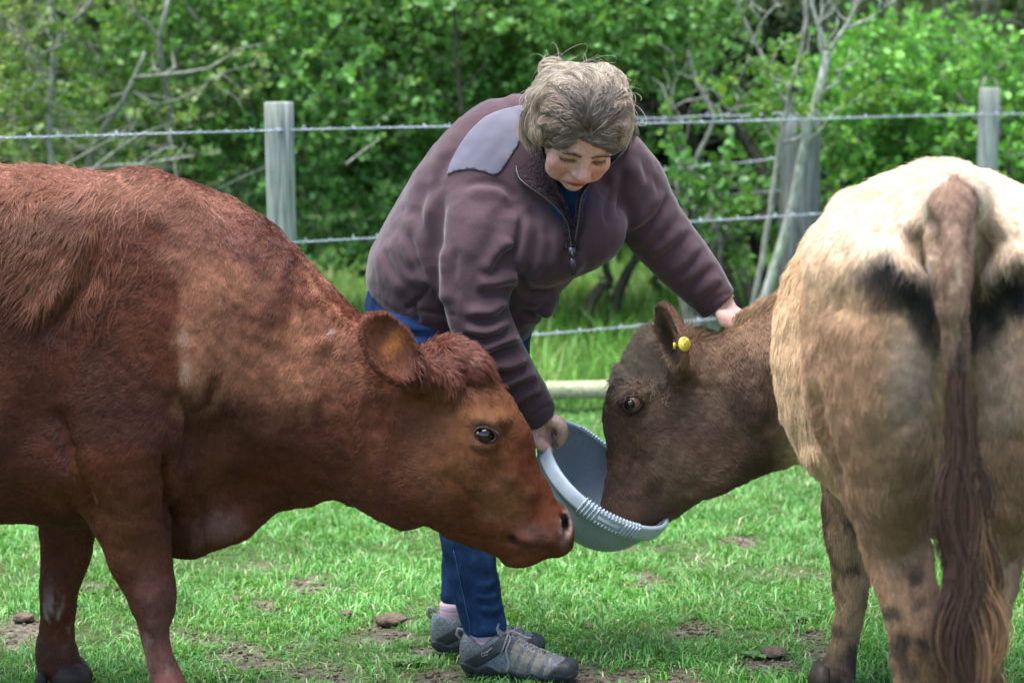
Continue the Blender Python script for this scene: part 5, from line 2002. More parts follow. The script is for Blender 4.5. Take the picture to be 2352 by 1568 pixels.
        P.mix((.06, .02, .018), fr * np.exp(-((lx * s_ - .0065) / .0042) ** 2 - ((lz + .0495) / .004) ** 2) * .9)
    P.mix((.50, .17, .13), fr * np.exp(-(lx / .013) ** 2 - ((lz + .038) / .012) ** 2) * (ly > .085) * .5)
    P.mix((.36, .075, .08), fr * np.exp(-(lx / .023) ** 4 - ((lz + .0740 + 11 * lx ** 2) / .0088) ** 4) * (ly > .07) * .85)
    P.mix((.05, .012, .012), fr * np.exp(-(lx / .024) ** 4 - ((lz + .0735 + 11 * lx ** 2) / .0024) ** 2) * (ly > .07) * .9)
    for (a, b) in (((1229, 972), (1262, 980)), ((1236, 1001), (1256, 1000))):
        P.line([a, b], 4, (.40, .16, .12), .5)
    P.blob(1672, 732, 14, 6, (.55, .20, .16), .6, 0, .2)
    me = mesh_from('body', V, F, [M['skin']])
    set_col(me, P.C)
    bo = part('body', me, woman)
    # brows and lashes
    import mathutils.bvhtree as bt
    bvh = bt.BVHTree.FromPolygons([tuple(v) for v in V], [tuple(int(i) for i in q) for q in F])

    def on(x, z, up=.0):
        o_ = Vector(hp(x, .20, z))
        loc, n_, _, _ = bvh.ray_cast(o_, Vector(-HF))
        return np.array(loc if loc is not None else hp(x, .08, z)) + HF * up
    for s_ in (1, -1):
        br = MB()
        for k in range(60):
            t = RNG.random()
            bx = .010 + .044 * t
            bz = .0125 + .0110 * math.sin(min(1, t * 1.25) * 1.75) - .008 * t * t + RNG.normal(0, .0017)
            p0 = on(s_ * bx, bz, -.0005)
            p1 = on(s_ * (bx + .006), bz + .0035 * (1 - 1.7 * t), .0014)
            br.tube([p0, (p0 + p1) / 2 + HF * .0008, p1], [.00055, .0005, .0002], 4, False)
        part('eyebrow', br.mesh('eyebrow', [M['brow']]), woman, kind='stuff')
        la = MB()
        line = [on(s_ * (.017 + .034 * t), -.0055 - .0045 * math.sin(t * 2.6) - .004 * t, .0006) for t in np.linspace(0, 1, 12)]
        la.tube(crspline(line, 2), .0011, 5)
        for k in range(26):
            t = .1 + .9 * RNG.random()
            p0 = on(s_ * (.017 + .034 * t), -.0055 - .0045 * math.sin(t * 2.6) - .004 * t, .0004)
            la.tube([p0, p0 + HF * .004 - HU * .0025 + HR * s_ * .0015 * t, p0 + HF * .0065 - HU * .0030 + HR * s_ * .004 * t], [.0004, .0003, .0001], 4, False)
        part('eyelashes', la.mesh('eyelashes', [M['brow']]), woman, kind='stuff')


def build_fleece():
    h = .0062
    f = Field(steps((-.45, .66, h)), steps((4.46, 5.30, .0068)), steps((.52, 1.47, h)))
    f.tube(loft([(832, 642, 1200, 772, 5.02, .175), (846, 590, 1236, 735, 5.0, .19), (890, 503, 1278, 660, 4.97, .195), (945, 412, 1356, 582, 4.93, .18), (1012, 338, 1420, 505, 4.90, .16),
                 (1082, 288, 1462, 430, 4.88, .13), (1150, 262, 1462, 360, 4.87, .10)]), .03, cap=.35)
    f.ell(W(1345, 540, 4.80), (.105, .085, .10), view_axes(30), .05)
    f.ell(W(1240, 560, 4.80), (.10, .10, .09), view_axes(30), .06)
    f.ell(W(1248, 685, 4.88), (.040, .042, .07), view_axes(30), .02)
    # sleeves
    f.tube(sph_st([(1135, 370, 80, 4.87), (1108, 450, 92, 4.84), (1106, 520, 100, 4.80), (1096, 610, 91, 4.77), (1094, 700, 76, 4.755), (1118, 775, 71, 4.755), (1154, 835, 66, 4.77), (1188, 890, 61, 4.80), (1212, 925, 57, 4.825),
                   (1222, 943, 54, 4.838), (1228, 954, 53, 4.845)]), .022, cap=.25)
    f.tube(sph_st([(1400, 360, 80, 4.87), (1442, 420, 86, 4.89), (1478, 485, 80, 4.91), (1520, 543, 74, 4.93), (1568, 600, 68, 4.945), (1610, 648, 60, 4.955), (1638, 682, 52, 4.96), (1650, 696, 50, 4.96)]), .022, cap=.25)
    # V of the open zip
    f.tube([(W(1316, 575, 4.62), RT, .006, .09), (W(1312, 520, 4.63), RT, .022, .085), (W(1304, 450, 4.66), RT, .040, .09), (W(1306, 380, 4.72), RT, .062, .10), (W(1320, 300, 4.80), RT, .075, .10)], .01, mode='sub')
    # sleeve openings
    f.tube([(W(1231, 960, 4.848), -FW, .042, .042), (W(1262, 1016, 4.878), -FW, .038, .038)], .004, mode='sub', cap=.2)
    f.tube([(W(1653, 700, 4.96), -FW, .040, .040), (W(1690, 745, 4.955), -FW, .036, .036)], .004, mode='sub', cap=.2)
    V, F = f.mesh()
    V = smooth(V, F, 3, .5)
    S = Sculpt(V, F)
    A = (4.4, 4.9)
    # sleeve of the near arm
    for pts, w, a in [
        ([(1182, 560), (1150, 590), (1120, 640)], 16, .010), ([(1190, 640), (1150, 660), (1090, 670)], 15, .010), ([(1175, 690), (1130, 730), (1060, 730)], 15, .012),
        ([(1178, 745), (1120, 775), (1060, 760)], 13, .013), ([(1200, 790), (1150, 800), (1085, 830)], 14, .013), ([(1218, 830), (1175, 850), (1110, 850)], 12, .011),
        ([(1238, 868), (1195, 880), (1140, 905)], 12, .011), ([(1250, 900), (1210, 915), (1160, 945)], 10, .009), ([(1040, 560), (1030, 640), (1050, 700)], 20, .008),
        ([(1060, 440), (1100, 425), (1150, 430), (1185, 470)], 14, .006), ([(1195, 480), (1190, 540), (1170, 590)], 18, .010), ([(1130, 470), (1120, 560), (1100, 620)], 30, .005),
    ]:
        S.line(pts, w * 1.1, a * 1.5, 'fold', Y=A)
    # back and side
    for pts, w, a in [
        ([(1012, 430), (1000, 520), (1000, 620), (1012, 690)], 16, .016), ([(955, 470), (975, 540), (985, 620)], 20, .009), ([(930, 520), (955, 590), (990, 660)], 18, .010), ([(905, 540), (930, 610), (965, 650)], 16, .007),
        ([(985, 370), (970, 440), (965, 500)], 18, .006), ([(880, 560), (900, 620), (950, 670)], 16, .006), ([(1050, 330), (1010, 390), (990, 460)], 16, .005)]:
        S.line(pts, w * 1.1, a * 1.25, 'fold', Y=(4.5, 5.2))
    # chest
    for pts, w, a in [
        ([(1200, 460), (1225, 520), (1215, 600), (1185, 650)], 20, .014), ([(1235, 480), (1255, 540), (1250, 610), (1225, 660)], 20, .010), ([(1275, 520), (1290, 580), (1270, 640)], 18, .008), ([(1180, 600), (1200, 660), (1260, 690)], 16, .010),
        ([(1330, 560), (1345, 600), (1320, 640)], 18, .006), ([(1400, 420), (1385, 480), (1395, 530)], 16, .012), ([(1425, 380), (1420, 440), (1410, 500)], 14, .010), ([(1380, 400), (1362, 470), (1368, 540)], 16, .007),
        ([(1185, 720), (1230, 720), (1270, 700)], 12, .012)]:
        S.line(pts, w * 1.1, a * 1.25, 'fold', Y=(4.5, 5.0))
    # far sleeve
    for pts, w, a in [
        ([(1465, 350), (1480, 420), (1460, 490)], 14, .009), ([(1490, 390), (1505, 450), (1470, 520)], 14, .009), ([(1535, 440), (1500, 500), (1440, 540)], 13, .010), ([(1555, 480), (1530, 530), (1465, 580)], 13, .011),
        ([(1590, 520), (1540, 570), (1490, 600)], 13, .010), ([(1615, 560), (1580, 610), (1525, 640)], 13, .009), ([(1645, 600), (1600, 640), (1560, 670)], 12, .008), ([(1665, 640), (1630, 670), (1590, 700)], 10, .006)]:
        S.line(pts, w * (1.0 + .5 * RNG.random()), a * (.5 + .9 * RNG.random()), 'fold', Y=(4.6, 5.1))
    # hems and seams
    S.line([(1182, 985), (1230, 950), (1270, 925)], 5, .005, 'crease', taper=.05)
    S.line([(1622, 722), (1640, 690), (1690, 668)], 5, .005, 'crease', taper=.05)
    S.line([(836, 640), (872, 690), (920, 722)], 4, .004, 'crease', taper=.05)
    S.line([(930, 712), (965, 685), (990, 650)], 6, .009, 'crease', taper=.05)
    S.line([(950, 700), (960, 740)], 6, .012, 'crease', taper=.05)
    S.line([(960, 712), (1010, 722), (1050, 722)], 4, .004, 'crease', taper=.05)
    S.line([(1100, 430), (1150, 430), (1182, 472), (1200, 540)], 4, .003, 'crease', taper=.1)
    S.acc += (fbm(S.V, 13, 33, 3) - .5) * .006 + (fbm(S.V, 45, 35, 2) - .5) * .0035
    S.apply()
    V = S.V
    P = Paint(V, (.066, .040, .046))
    P.mix((.082, .052, .060), smst(.4, .7, fbm(V, 6, 51)) * .6)
    me = mesh_from('fleece_jacket', V, F, [M['fleece']])
    set_col(me, P.C)
    jk = part('fleece_jacket', me, woman)
    # shoulder yoke: a cloth patch sewn on, lying just proud of the fleece
    poly = np.array([(1206, 236), (1150, 250), (1112, 266), (1078, 296), (1048, 340), (1028, 385), (1020, 414), (1050, 398), (1082, 394), (1112, 402), (1146, 417), (1168, 382), (1184, 356), (1196, 342), (1206, 300)], float)
    px, py = S.px, S.py
    inside = np.zeros(len(V), bool)
    j = len(poly) - 1
    for i in range(len(poly)):
        xi, yi, xj, yj = *poly[i], *poly[j]
        c_ = ((yi > py) != (yj > py)) & (px < (xj - xi) * (py - yi) / (yj - yi + 1e-9) + xi)
        inside ^= c_
        j = i
    inside &= (S.face > 0) & (V[:, 1] < 5.05)
    fi = inside[F].all(1)
    Fy = F[fi]
    u, inv = np.unique(Fy, return_inverse=True)
    Fq = inv.reshape(-1, 4)
    Vy = smooth(V[u], Fq, 4, .5) + S.N[u] * .0035
    # close the patch with a turned edge
    ed = {}
    for q in Fq:
        for a_, b_ in zip(q, np.roll(q, -1)):
            ed[(a_, b_)] = 1
    bd = [(a_, b_) for (a_, b_) in ed if (b_, a_) not in ed]
    nb = {}
    for a_, b_ in bd:
        nb.setdefault(a_, []).append(b_)
        nb.setdefault(b_, []).append(a_)
    bi = np.array([k_ for k_ in nb if len(nb[k_]) == 2])
    nn_ = np.array([nb[k_] for k_ in bi])
    for _ in range(14):
        Vy[bi] = Vy[bi] * .5 + .25 * (Vy[nn_[:, 0]] + Vy[nn_[:, 1]])
    n0 = len(Vy)
    m_ = {}
    ext = []
    for a_, b_ in bd:
        for w_ in (a_, b_):
            if w_ not in m_:
                m_[w_] = n0 + len(ext)
                ext.append(Vy[w_] - S.N[u][w_] * .005)
    Fe = np.array([(b_, a_, m_[a_], m_[b_]) for a_, b_ in bd])
    yk = mesh_from('shoulder_yoke', np.concatenate([Vy, np.array(ext)]), np.concatenate([Fq, Fe]), [M['yoke']])
    part('shoulder_yoke', yk, jk)
    return jk, V, F, S


def sheet(rows_a, rows_b, n=60, m=8, th=.006, bulge=.012):
    A = crspline(np.array([W(*p) for p in rows_a]), 6)
    B = crspline(np.array([W(*p) for p in rows_b]), 6)
    k = np.linspace(0, 1, n)
    fa, fb = np.linspace(0, 1, len(A)), np.linspace(0, 1, len(B))
    A = np.stack([np.interp(k, fa, A[:, c]) for c in range(3)], 1)
    B = np.stack([np.interp(k, fb, B[:, c]) for c in range(3)], 1)
    t = np.linspace(0, 1, m)[None, :, None]
    G = A[:, None] * (1 - t) + B[:, None] * t
    T = np.gradient(A, axis=0)
    nn = np.cross(T, B - A)
    nn /= np.linalg.norm(nn, axis=1)[:, None] + 1e-9
    G = G + nn[:, None] * np.sin(t * math.pi) * bulge
    V = np.concatenate([(G + nn[:, None] * th).reshape(-1, 3), (G - nn[:, None] * th).reshape(-1, 3)])
    i, j = np.meshgrid(np.arange(n - 1), np.arange(m - 1), indexing='ij')
    f1 = np.stack([i * m + j, i * m + j + 1, (i + 1) * m + j + 1, (i + 1) * m + j], -1).reshape(-1, 4)
    o = n * m
    e = []
    for q in range(n - 1):
        for jj in (0, m - 1):
            a_, b_ = q * m + jj, (q + 1) * m + jj
            e.append((a_, b_, b_ + o, a_ + o) if jj == 0 else (b_, a_, a_ + o, b_ + o))
    for ii in (0, n - 1):
        for q in range(m - 1):
            a_, b_ = ii * m + q, ii * m + q + 1
            e.append((a_, b_, b_ + o, a_ + o) if ii else (b_, a_, a_ + o, b_ + o))
    return V, np.concatenate([f1, f1[:, ::-1] + o, np.array(e)]), A


def build_collar(jk):
    YA = 4.70
    outer = [(1313, 578, 4.700), (1305, 520, 4.690), (1284, 486, 4.685), (1252, 456, 4.690), (1216, 430, 4.705), (1190, 404, 4.735), (1186, 350, 4.79), (1204, 290, 4.86), (1270, 250, 4.93), (1350, 250, 4.93), (1430, 285, 4.87),
             (1444, 330, 4.80), (1410, 372, 4.735), (1370, 408, 4.70), (1338, 448, 4.685), (1328, 510, 4.685), (1317, 578, 4.700)]
    inner = [(1312, 574, 4.705), (1310, 515, 4.695), (1298, 462, 4.690), (1280, 425, 4.690), (1262, 385, 4.705), (1246, 345, 4.74), (1240, 310, 4.78), (1250, 285, 4.84), (1290, 262, 4.88), (1340, 262, 4.88), (1396, 290, 4.83),
             (1412, 325, 4.775), (1398, 356, 4.73), (1362, 398, 4.70), (1332, 445, 4.69), (1323, 510, 4.69), (1315, 574, 4.705)]
    V, F, edge = sheet(outer, inner, 90, 9, .006, .012)
    N = vnormals(V, F)
    V = V + N * ((fbm(V, 120, 3, 2) - .5) * .006)[:, None]
    me = mesh_from('collar', V, F, [M['pile']])
    cl = part('collar', me, jk)
    # woolly pile on the collar
    C = np.ones((len(V), 3)) * (.035, .020, .024)
    N = vnormals(V, F)
    fur('collar_pile', V, F, N, C, 9000, [(1200, 350, .2, 1), (1280, 420, .4, .8), (1400, 360, -.3, .8)], .009, M['hair'], cl_parent(cl), .9, None, .0007, 1.3, .5, seed=70)
    # zip: tape and teeth along both edges, running on below to the slider
    z = MB()
    for half in (edge[:38], edge[-33:]):
        P = crspline(half[::3], 10)
        P = P + np.array(-FW) * .007
        d = np.concatenate([[0], np.cumsum(np.linalg.norm(P[1:] - P[:-1], axis=1))])
        z.tube(P, .0022, 5, True)
        for s in np.arange(0, d[-1], .0052):
            c = np.array([np.interp(s, d, P[:, k]) for k in range(3)])
            z.box(c - FW * .0016, (.0016, .0016, .0012), None)
    mesh_z = z.mesh('zip', [M['zip']], False)
    zp = part('zip', mesh_z, jk)
    pl = MB()
    c0 = W(1314, 578, 4.688)
    c1 = W(1318, 632, 4.692)
    pl.box(c0, (.008, .005, .010))
    pl.tube([c0 - FW * .004, c0 * .7 + c1 * .3 - FW * .004], [.004, .003], 6)
    pl.tube([c0 * .72 + c1 * .28 - FW * .004, c0 * .5 + c1 * .5 - FW * .004, c1 - FW * .002], [.005, .0075, .0065], 8, True, None, .4, RT)
    part('zip_pull', pl.mesh('zip_pull', [M['zip']]), jk)


def cl_parent(o):
    return o.parent if o.parent is not None and o.parent.parent is None else o


def build_shirt():
    f = Field(steps((.0, .40, .008)), steps((4.55, 5.0, .008)), steps((1.05, 1.45, .008)))
    f.tube([(W(1318, 590, 4.80), RT, .05, .05), (W(1312, 520, 4.79), RT, .07, .06), (W(1306, 455, 4.79), RT, .062, .07), (W(1304, 410, 4.83), RT, .060, .06), (W(1310, 360, 4.88), RT, .06, .06)], .02)
    V, F = f.mesh()
    S = Sculpt(V, F)
    S.line([(1262, 425), (1290, 462), (1322, 462), (1345, 430)], 9, .008, 'ridge')
    S.line([(1290, 470), (1305, 520), (1312, 560)], 9, .006, 'fold')
    S.acc += (fbm(S.V, 22, 5) - .5) * .012
    S.apply()
    part('shirt', mesh_from('shirt', S.V, F, [M['shirt']]), woman)


def build_jeans():
    f = Field(steps((-.42, .14, .0085)), steps((4.58, 5.28, .0085)), steps((.10, 1.0, .0085)))
    f.tube(loft([(850, 640, 1200, 760, 5.0, .15), (850, 720, 1205, 800, 5.0, .16)]), .04)
    f.tube(sph_st([(945, 740, 100, 4.95), (965, 850, 98, 4.92), (1010, 970, 86, 4.86), (1050, 1090, 74, 4.82), (1066, 1180, 68, 4.79), (1074, 1250, 63, 4.77), (1086, 1320, 58, 4.76), (1102, 1385, 53, 4.755), (1111, 1428, 51, 4.752), (1114, 1446, 50, 4.75)]), .02, cap=.3)
    f.tube(sph_st([(1130, 750, 92, 5.02), (1128, 850, 86, 5.03), (1118, 980, 78, 5.03), (1100, 1100, 68, 5.01), (1076, 1220, 58, 4.98), (1060, 1320, 47, 4.96), (1054, 1380, 44, 4.945)]), .02, cap=.3)
    V, F = f.mesh()
    V = smooth(V, F, 2)
    S = Sculpt(V, F)
    for pts, w, a in [
        ([(1150, 1335), (1120, 1355), (1085, 1350)], 10, .008), ([(1155, 1365), (1130, 1380), (1090, 1378)], 9, .008), ([(1158, 1398), (1130, 1412), (1100, 1404)], 8, .007), ([(1040, 1300), (1060, 1360), (1075, 1400)], 12, .004),
        ([(860, 730), (920, 770), (1000, 775)], 14, .009), ([(900, 790), (960, 815), (1030, 805)], 12, .008), ([(1020, 1350), (1030, 1380), (1050, 1390)], 8, .005), ([(880, 700), (950, 745), (1010, 740)], 12, .007)]:
        S.line(pts, w, a, 'fold')
    S.line([(1046, 1260), (1060, 1340), (1078, 1410), (1084, 1455)], 3, .003, 'crease', taper=.02)
    S.line([(1066, 1452), (1110, 1440), (1158, 1412)], 4, .003, 'crease', taper=.02)
    S.acc += (fbm(S.V, 18, 63, 3) - .5) * .012
    S.apply()
    j = part('jeans', mesh_from('jeans', S.V, F, [M['denim']]), woman)
    # side seam
    st = MB()
    fi = S.face > .2
    line = crspline([(1044, 1262), (1052, 1310), (1064, 1370), (1076, 1420), (1082, 1452)], 6)
    pts = []
    for x, y in line:
        q = np.where(fi & (S.V[:, 1] < 4.84), np.hypot(S.px - x, S.py - y), 1e9)
        pts.append(S.V[q.argmin()] + S.N[q.argmin()] * .0008)
    st.tube(smooth_line(np.array(pts)), .0011, 5)
    part('seam', st.mesh('seam', [M['stitch']]), j)


def smooth_line(P, it=6):
    for _ in range(it):
        P[1:-1] = P[1:-1] * .5 + (P[:-2] + P[2:]) * .25
    return P


def build_hair():
    f = Field(steps((.0, .42, .006)), steps((4.4, 5.0, .006)), steps((1.15, 1.56, .006)))
    q = lambda x, y, Y: W(x, y, Y)
    f.ell(HC + HM @ np.array([0, -.018, .046]), (.101, .106, .090), HM, .01)
    f.ell(q(1330, 250, 4.70), (.100, .080, .12), view_axes(-8), .03)
    f.ell(q(1254, 258, 4.70), (.036, .052, .085), view_axes(-8), .04)
    f.ell(q(1232, 284, 4.68), (.020, .034, .06), view_axes(0), .02)
    f.ell(q(1406, 264, 4.68), (.032, .050, .075), view_axes(10), .04)
    f.ell(q(1302, 195, 4.76), (.065, .042, .065), view_axes(0), .04)
    f.ell(q(1386, 196, 4.74), (.045, .036, .065), view_axes(-30), .04)
    f.ell(q(1270, 160, 4.78), (.028, .024, .032), view_axes(0), .015)
    # rolls of hair over the brow
    f.round([q(1242, 304, 4.62), q(1264, 298, 4.60), q(1290, 294, 4.58), q(1312, 296, 4.57)], [.020, .022, .024, .020], .02)
    f.round([q(1312, 298, 4.57), q(1340, 308, 4.566), q(1372, 308, 4.57), q(1398, 304, 4.59), q(1412, 308, 4.615), q(1418, 322, 4.635)], [.019, .017, .019, .020, .020, .012], .02)
    # clear the face
    f.ell(hp(.0, .106, -.018), hr(.088, .066, .090), HM, .01, 'sub')
    V, F = f.mesh()
    V = smooth(V, F, 2)
    S = Sculpt(V, F)
    for pts, w, a in [([(1345, 300), (1330, 250), (1300, 215), (1270, 195)], 10, .008), ([(1350, 290), (1350, 230), (1330, 180)], 9, .008), ([(1330, 310), (1290, 270), (1240, 250)], 9, .007), ([(1320, 315), (1280, 295), (1230, 285)], 8, .007),
                      ([(1360, 300), (1390, 250), (1430, 235)], 9, .007), ([(1370, 310), (1405, 285), (1440, 280)], 8, .007), ([(1355, 280), (1370, 220), (1400, 180)], 9, .007)]:
        S.line(pts, w, a, 'fold')
    S.blob(1362, 300, 30, 22, -.012)
    S.acc += (fbm(S.V, 40, 44, 2) - .5) * .008 + (fbm(S.V, 19, 47, 2) - .5) * .022
    S.apply()
    V, N = S.V, S.N
    P = Paint(V, (.20, .146, .10))
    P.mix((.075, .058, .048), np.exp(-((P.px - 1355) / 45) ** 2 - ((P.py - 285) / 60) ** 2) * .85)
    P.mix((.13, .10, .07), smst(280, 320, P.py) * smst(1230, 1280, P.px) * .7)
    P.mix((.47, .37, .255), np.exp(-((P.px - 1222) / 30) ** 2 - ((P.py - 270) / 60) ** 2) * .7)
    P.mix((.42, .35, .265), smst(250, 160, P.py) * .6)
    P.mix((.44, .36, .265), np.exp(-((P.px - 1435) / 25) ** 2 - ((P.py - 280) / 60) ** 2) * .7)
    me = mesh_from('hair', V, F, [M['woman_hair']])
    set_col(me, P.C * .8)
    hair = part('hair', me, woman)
    G = [(1355, 300, -.1, -1), (1330, 300, -.8, -.7), (1300, 285, -1, -.25), (1260, 275, -1, .05), (1225, 270, -.2, 1), (1215, 310, .2, 1), (1300, 240, -.95, -.35), (1250, 225, -.9, .3), (1290, 200, -.85, -.5), (1330, 230, -.55, -.85),
         (1340, 180, -.5, -.8), (1300, 160, -.8, -.3), (1375, 270, .7, -.7), (1385, 220, .5, -.8), (1400, 180, .3, -.8), (1410, 250, .85, -.4), (1440, 270, .5, .7), (1430, 310, .1, 1), (1400, 300, .9, .1), (1380, 318, .8, .5),
         (1340, 320, .6, .8), (1300, 305, -.7, .7), (1262, 305, -.8, .6), (1240, 320, -.4, 1)]
    q_, w_ = sample_mesh(V, F, 36000, (.3 + .7 * smst(-.2, .2, facing(V, N))))
    P0 = np.einsum('nk,nkd->nd', w_, V[q_])
    Nn = np.einsum('nk,nkd->nd', w_, N[q_])
    Cc = np.einsum('nk,nkd->nd', w_, P.C[q_])
    n, m_ = len(P0), 9
    L = .05 + .05 * RNG.random(n)
    pts = np.zeros((n, m_, 3))
    cur = P0.copy()
    # strands follow the combed direction step by step and stay on the head
    from mathutils.kdtree import KDTree
    step = L / (m_ - 1)
    key = np.round(P0 / .012).astype(int)
    cid = fbm(P0, 70, 91, 2)
    side = (cid - .5) * 1.2 + RNG.normal(0, .07, n)
    lift = .0015 + .004 * RNG.random(n) ** 3
    sp = bpy.data.meshes['hair']
    import mathutils.bvhtree as bt
    bvh = bt.BVHTree.FromPolygons([tuple(v) for v in V], [tuple(int(i) for i in f_) for f_ in F])
    for k in range(m_):
        pts[:, k] = cur + Nn * (lift * (1 + 1.5 * math.sin(3.14 * k / (m_ - 1))))[:, None]
        px, py = proj(cur)
        g = guide_dir(px, py, G, 3.4)
        D = g[:, :1] * RT - g[:, 1:] * UP
        D = D + np.cross(Nn, D) * (side * (1 - k / m_))[:, None]
        D -= Nn * (D * Nn).sum(1)[:, None]
        D /= np.linalg.norm(D, axis=1)[:, None] + 1e-9
        cur = cur + D * step[:, None]
        for i in range(n):
            loc, nn, _, _ = bvh.find_nearest(cur[i])
            cur[i] = loc
            Nn[i] = nn
    tone = .55 + .9 * fbm(P0, 85, 93, 2) * (.6 + .8 * RNG.random(n))
    pale = (RNG.random(n) < .22)[:, None]
    Cc = Cc * tone[:, None] * np.where(pale, 1.9, .9)
    curves_obj('hair_strands', pts, (.00030 * np.array([1] * (m_ - 2) + [.8, .4]))[None, :], np.clip(Cc, 0, .8), M['woman_hair'], woman)
    # stray wisps
    n = 150
    wi = np.nonzero((S.face > 0) & (S.face < .75) & (S.py < 262) & (S.N @ UP > .1))[0]
    wi = RNG.choice(wi, n)
    P0 = V[wi]
    out = N[wi]
    m_ = 8
    pts = np.zeros((n, m_, 3))
    L = .015 + .05 * RNG.random(n) ** 3
    a = RNG.random(n) * 6.28
    b = 2.0 + 3.5 * RNG.random(n)
    e1 = np.cross(out, RNG.normal(0, 1, (n, 3)))
    e1 /= np.linalg.norm(e1, axis=1)[:, None]
    for k in range(m_):
        t = k / (m_ - 1)
        pts[:, k] = P0 + out * (L * .55 * np.sin(t * b * .6))[:, None] + e1 * (L * .8 * (1 - np.cos(t * b * .8)))[:, None]
    curves_obj('wisps', pts, (.00022 * np.array([1] * (m_ - 1) + [.4]))[None, :], np.ones((n, 3)) * (.48, .42, .33), M['woman_hair'], woman)
    # loose layers that fall over the collar on both sides and fray at the ends
    n, m_ = 2600, 8
    pts = np.zeros((n, m_, 3))
    left = RNG.random(n) < .68
    u_ = RNG.random(n)
    g1 = RNG.normal(0, 1, n)
    ck = np.round(u_ * 9) * 2.1 + np.where(left, 0, 5)
    for k in range(m_):
        t = k / (m_ - 1)
        xa = np.where(left, 1216 + 42 * u_, 1444 - 38 * u_)
        xb = np.where(left, 1204 + 50 * u_ ** 1.3 + 6 * g1, 1452 - 46 * u_ + 5 * g1)
        ya = np.where(left, 236 + 26 * RNG.random(n) * 0 + 20 * u_, 250 + 20 * u_)
        yb = np.where(left, 318 + 16 * np.sin(ck) + 9 * g1, 318 + 14 * np.sin(ck) + 8 * g1)
        xx = xa + (xb - xa) * t + np.sin(ck + 3 * t) * 7 * t - np.where(left, 12, -10) * np.sin(t * 3.1)
        yy = ya + (yb - ya) * t
        dep = 4.615 + .05 * np.abs(np.sin(ck)) - .03 * u_ + .02 * t * np.cos(ck * 1.7)
        d = FW[None, :] + ((xx - CX) / FPX)[:, None] * RT - ((yy - CY) / FPX)[:, None] * UP
        pts[:, k] = CAMP + d * (dep / d[:, 1])[:, None]
    cc = np.where((RNG.random(n) < .3)[:, None], (.45, .37, .28), (.20, .155, .11)) * (.6 + .6 * RNG.random((n, 1))) * (.8 + .3 * np.sin(ck))[:, None]
    curves_obj('side_locks', pts, (.0003 * np.array([1] * (m_ - 2) + [.8, .3]))[None, :], cc, M['woman_hair'], woman)
    # lock hanging across the cheek
    lk = crspline([W(1302, 330, 4.555), W(1290, 350, 4.54), W(1283, 375, 4.535), W(1287, 400, 4.535), W(1302, 418, 4.53), W(1318, 426, 4.528)], 4)
    pts = np.repeat(lk[None], 3, 0) + RNG.normal(0, .0005, (3, 1, 3)) + RNG.normal(0, .0003, (3, len(lk), 3))
    False and curves_obj('loose_lock', pts, .0002, np.ones((3, 3)) * (.45, .38, .30), M['woman_hair'], woman)


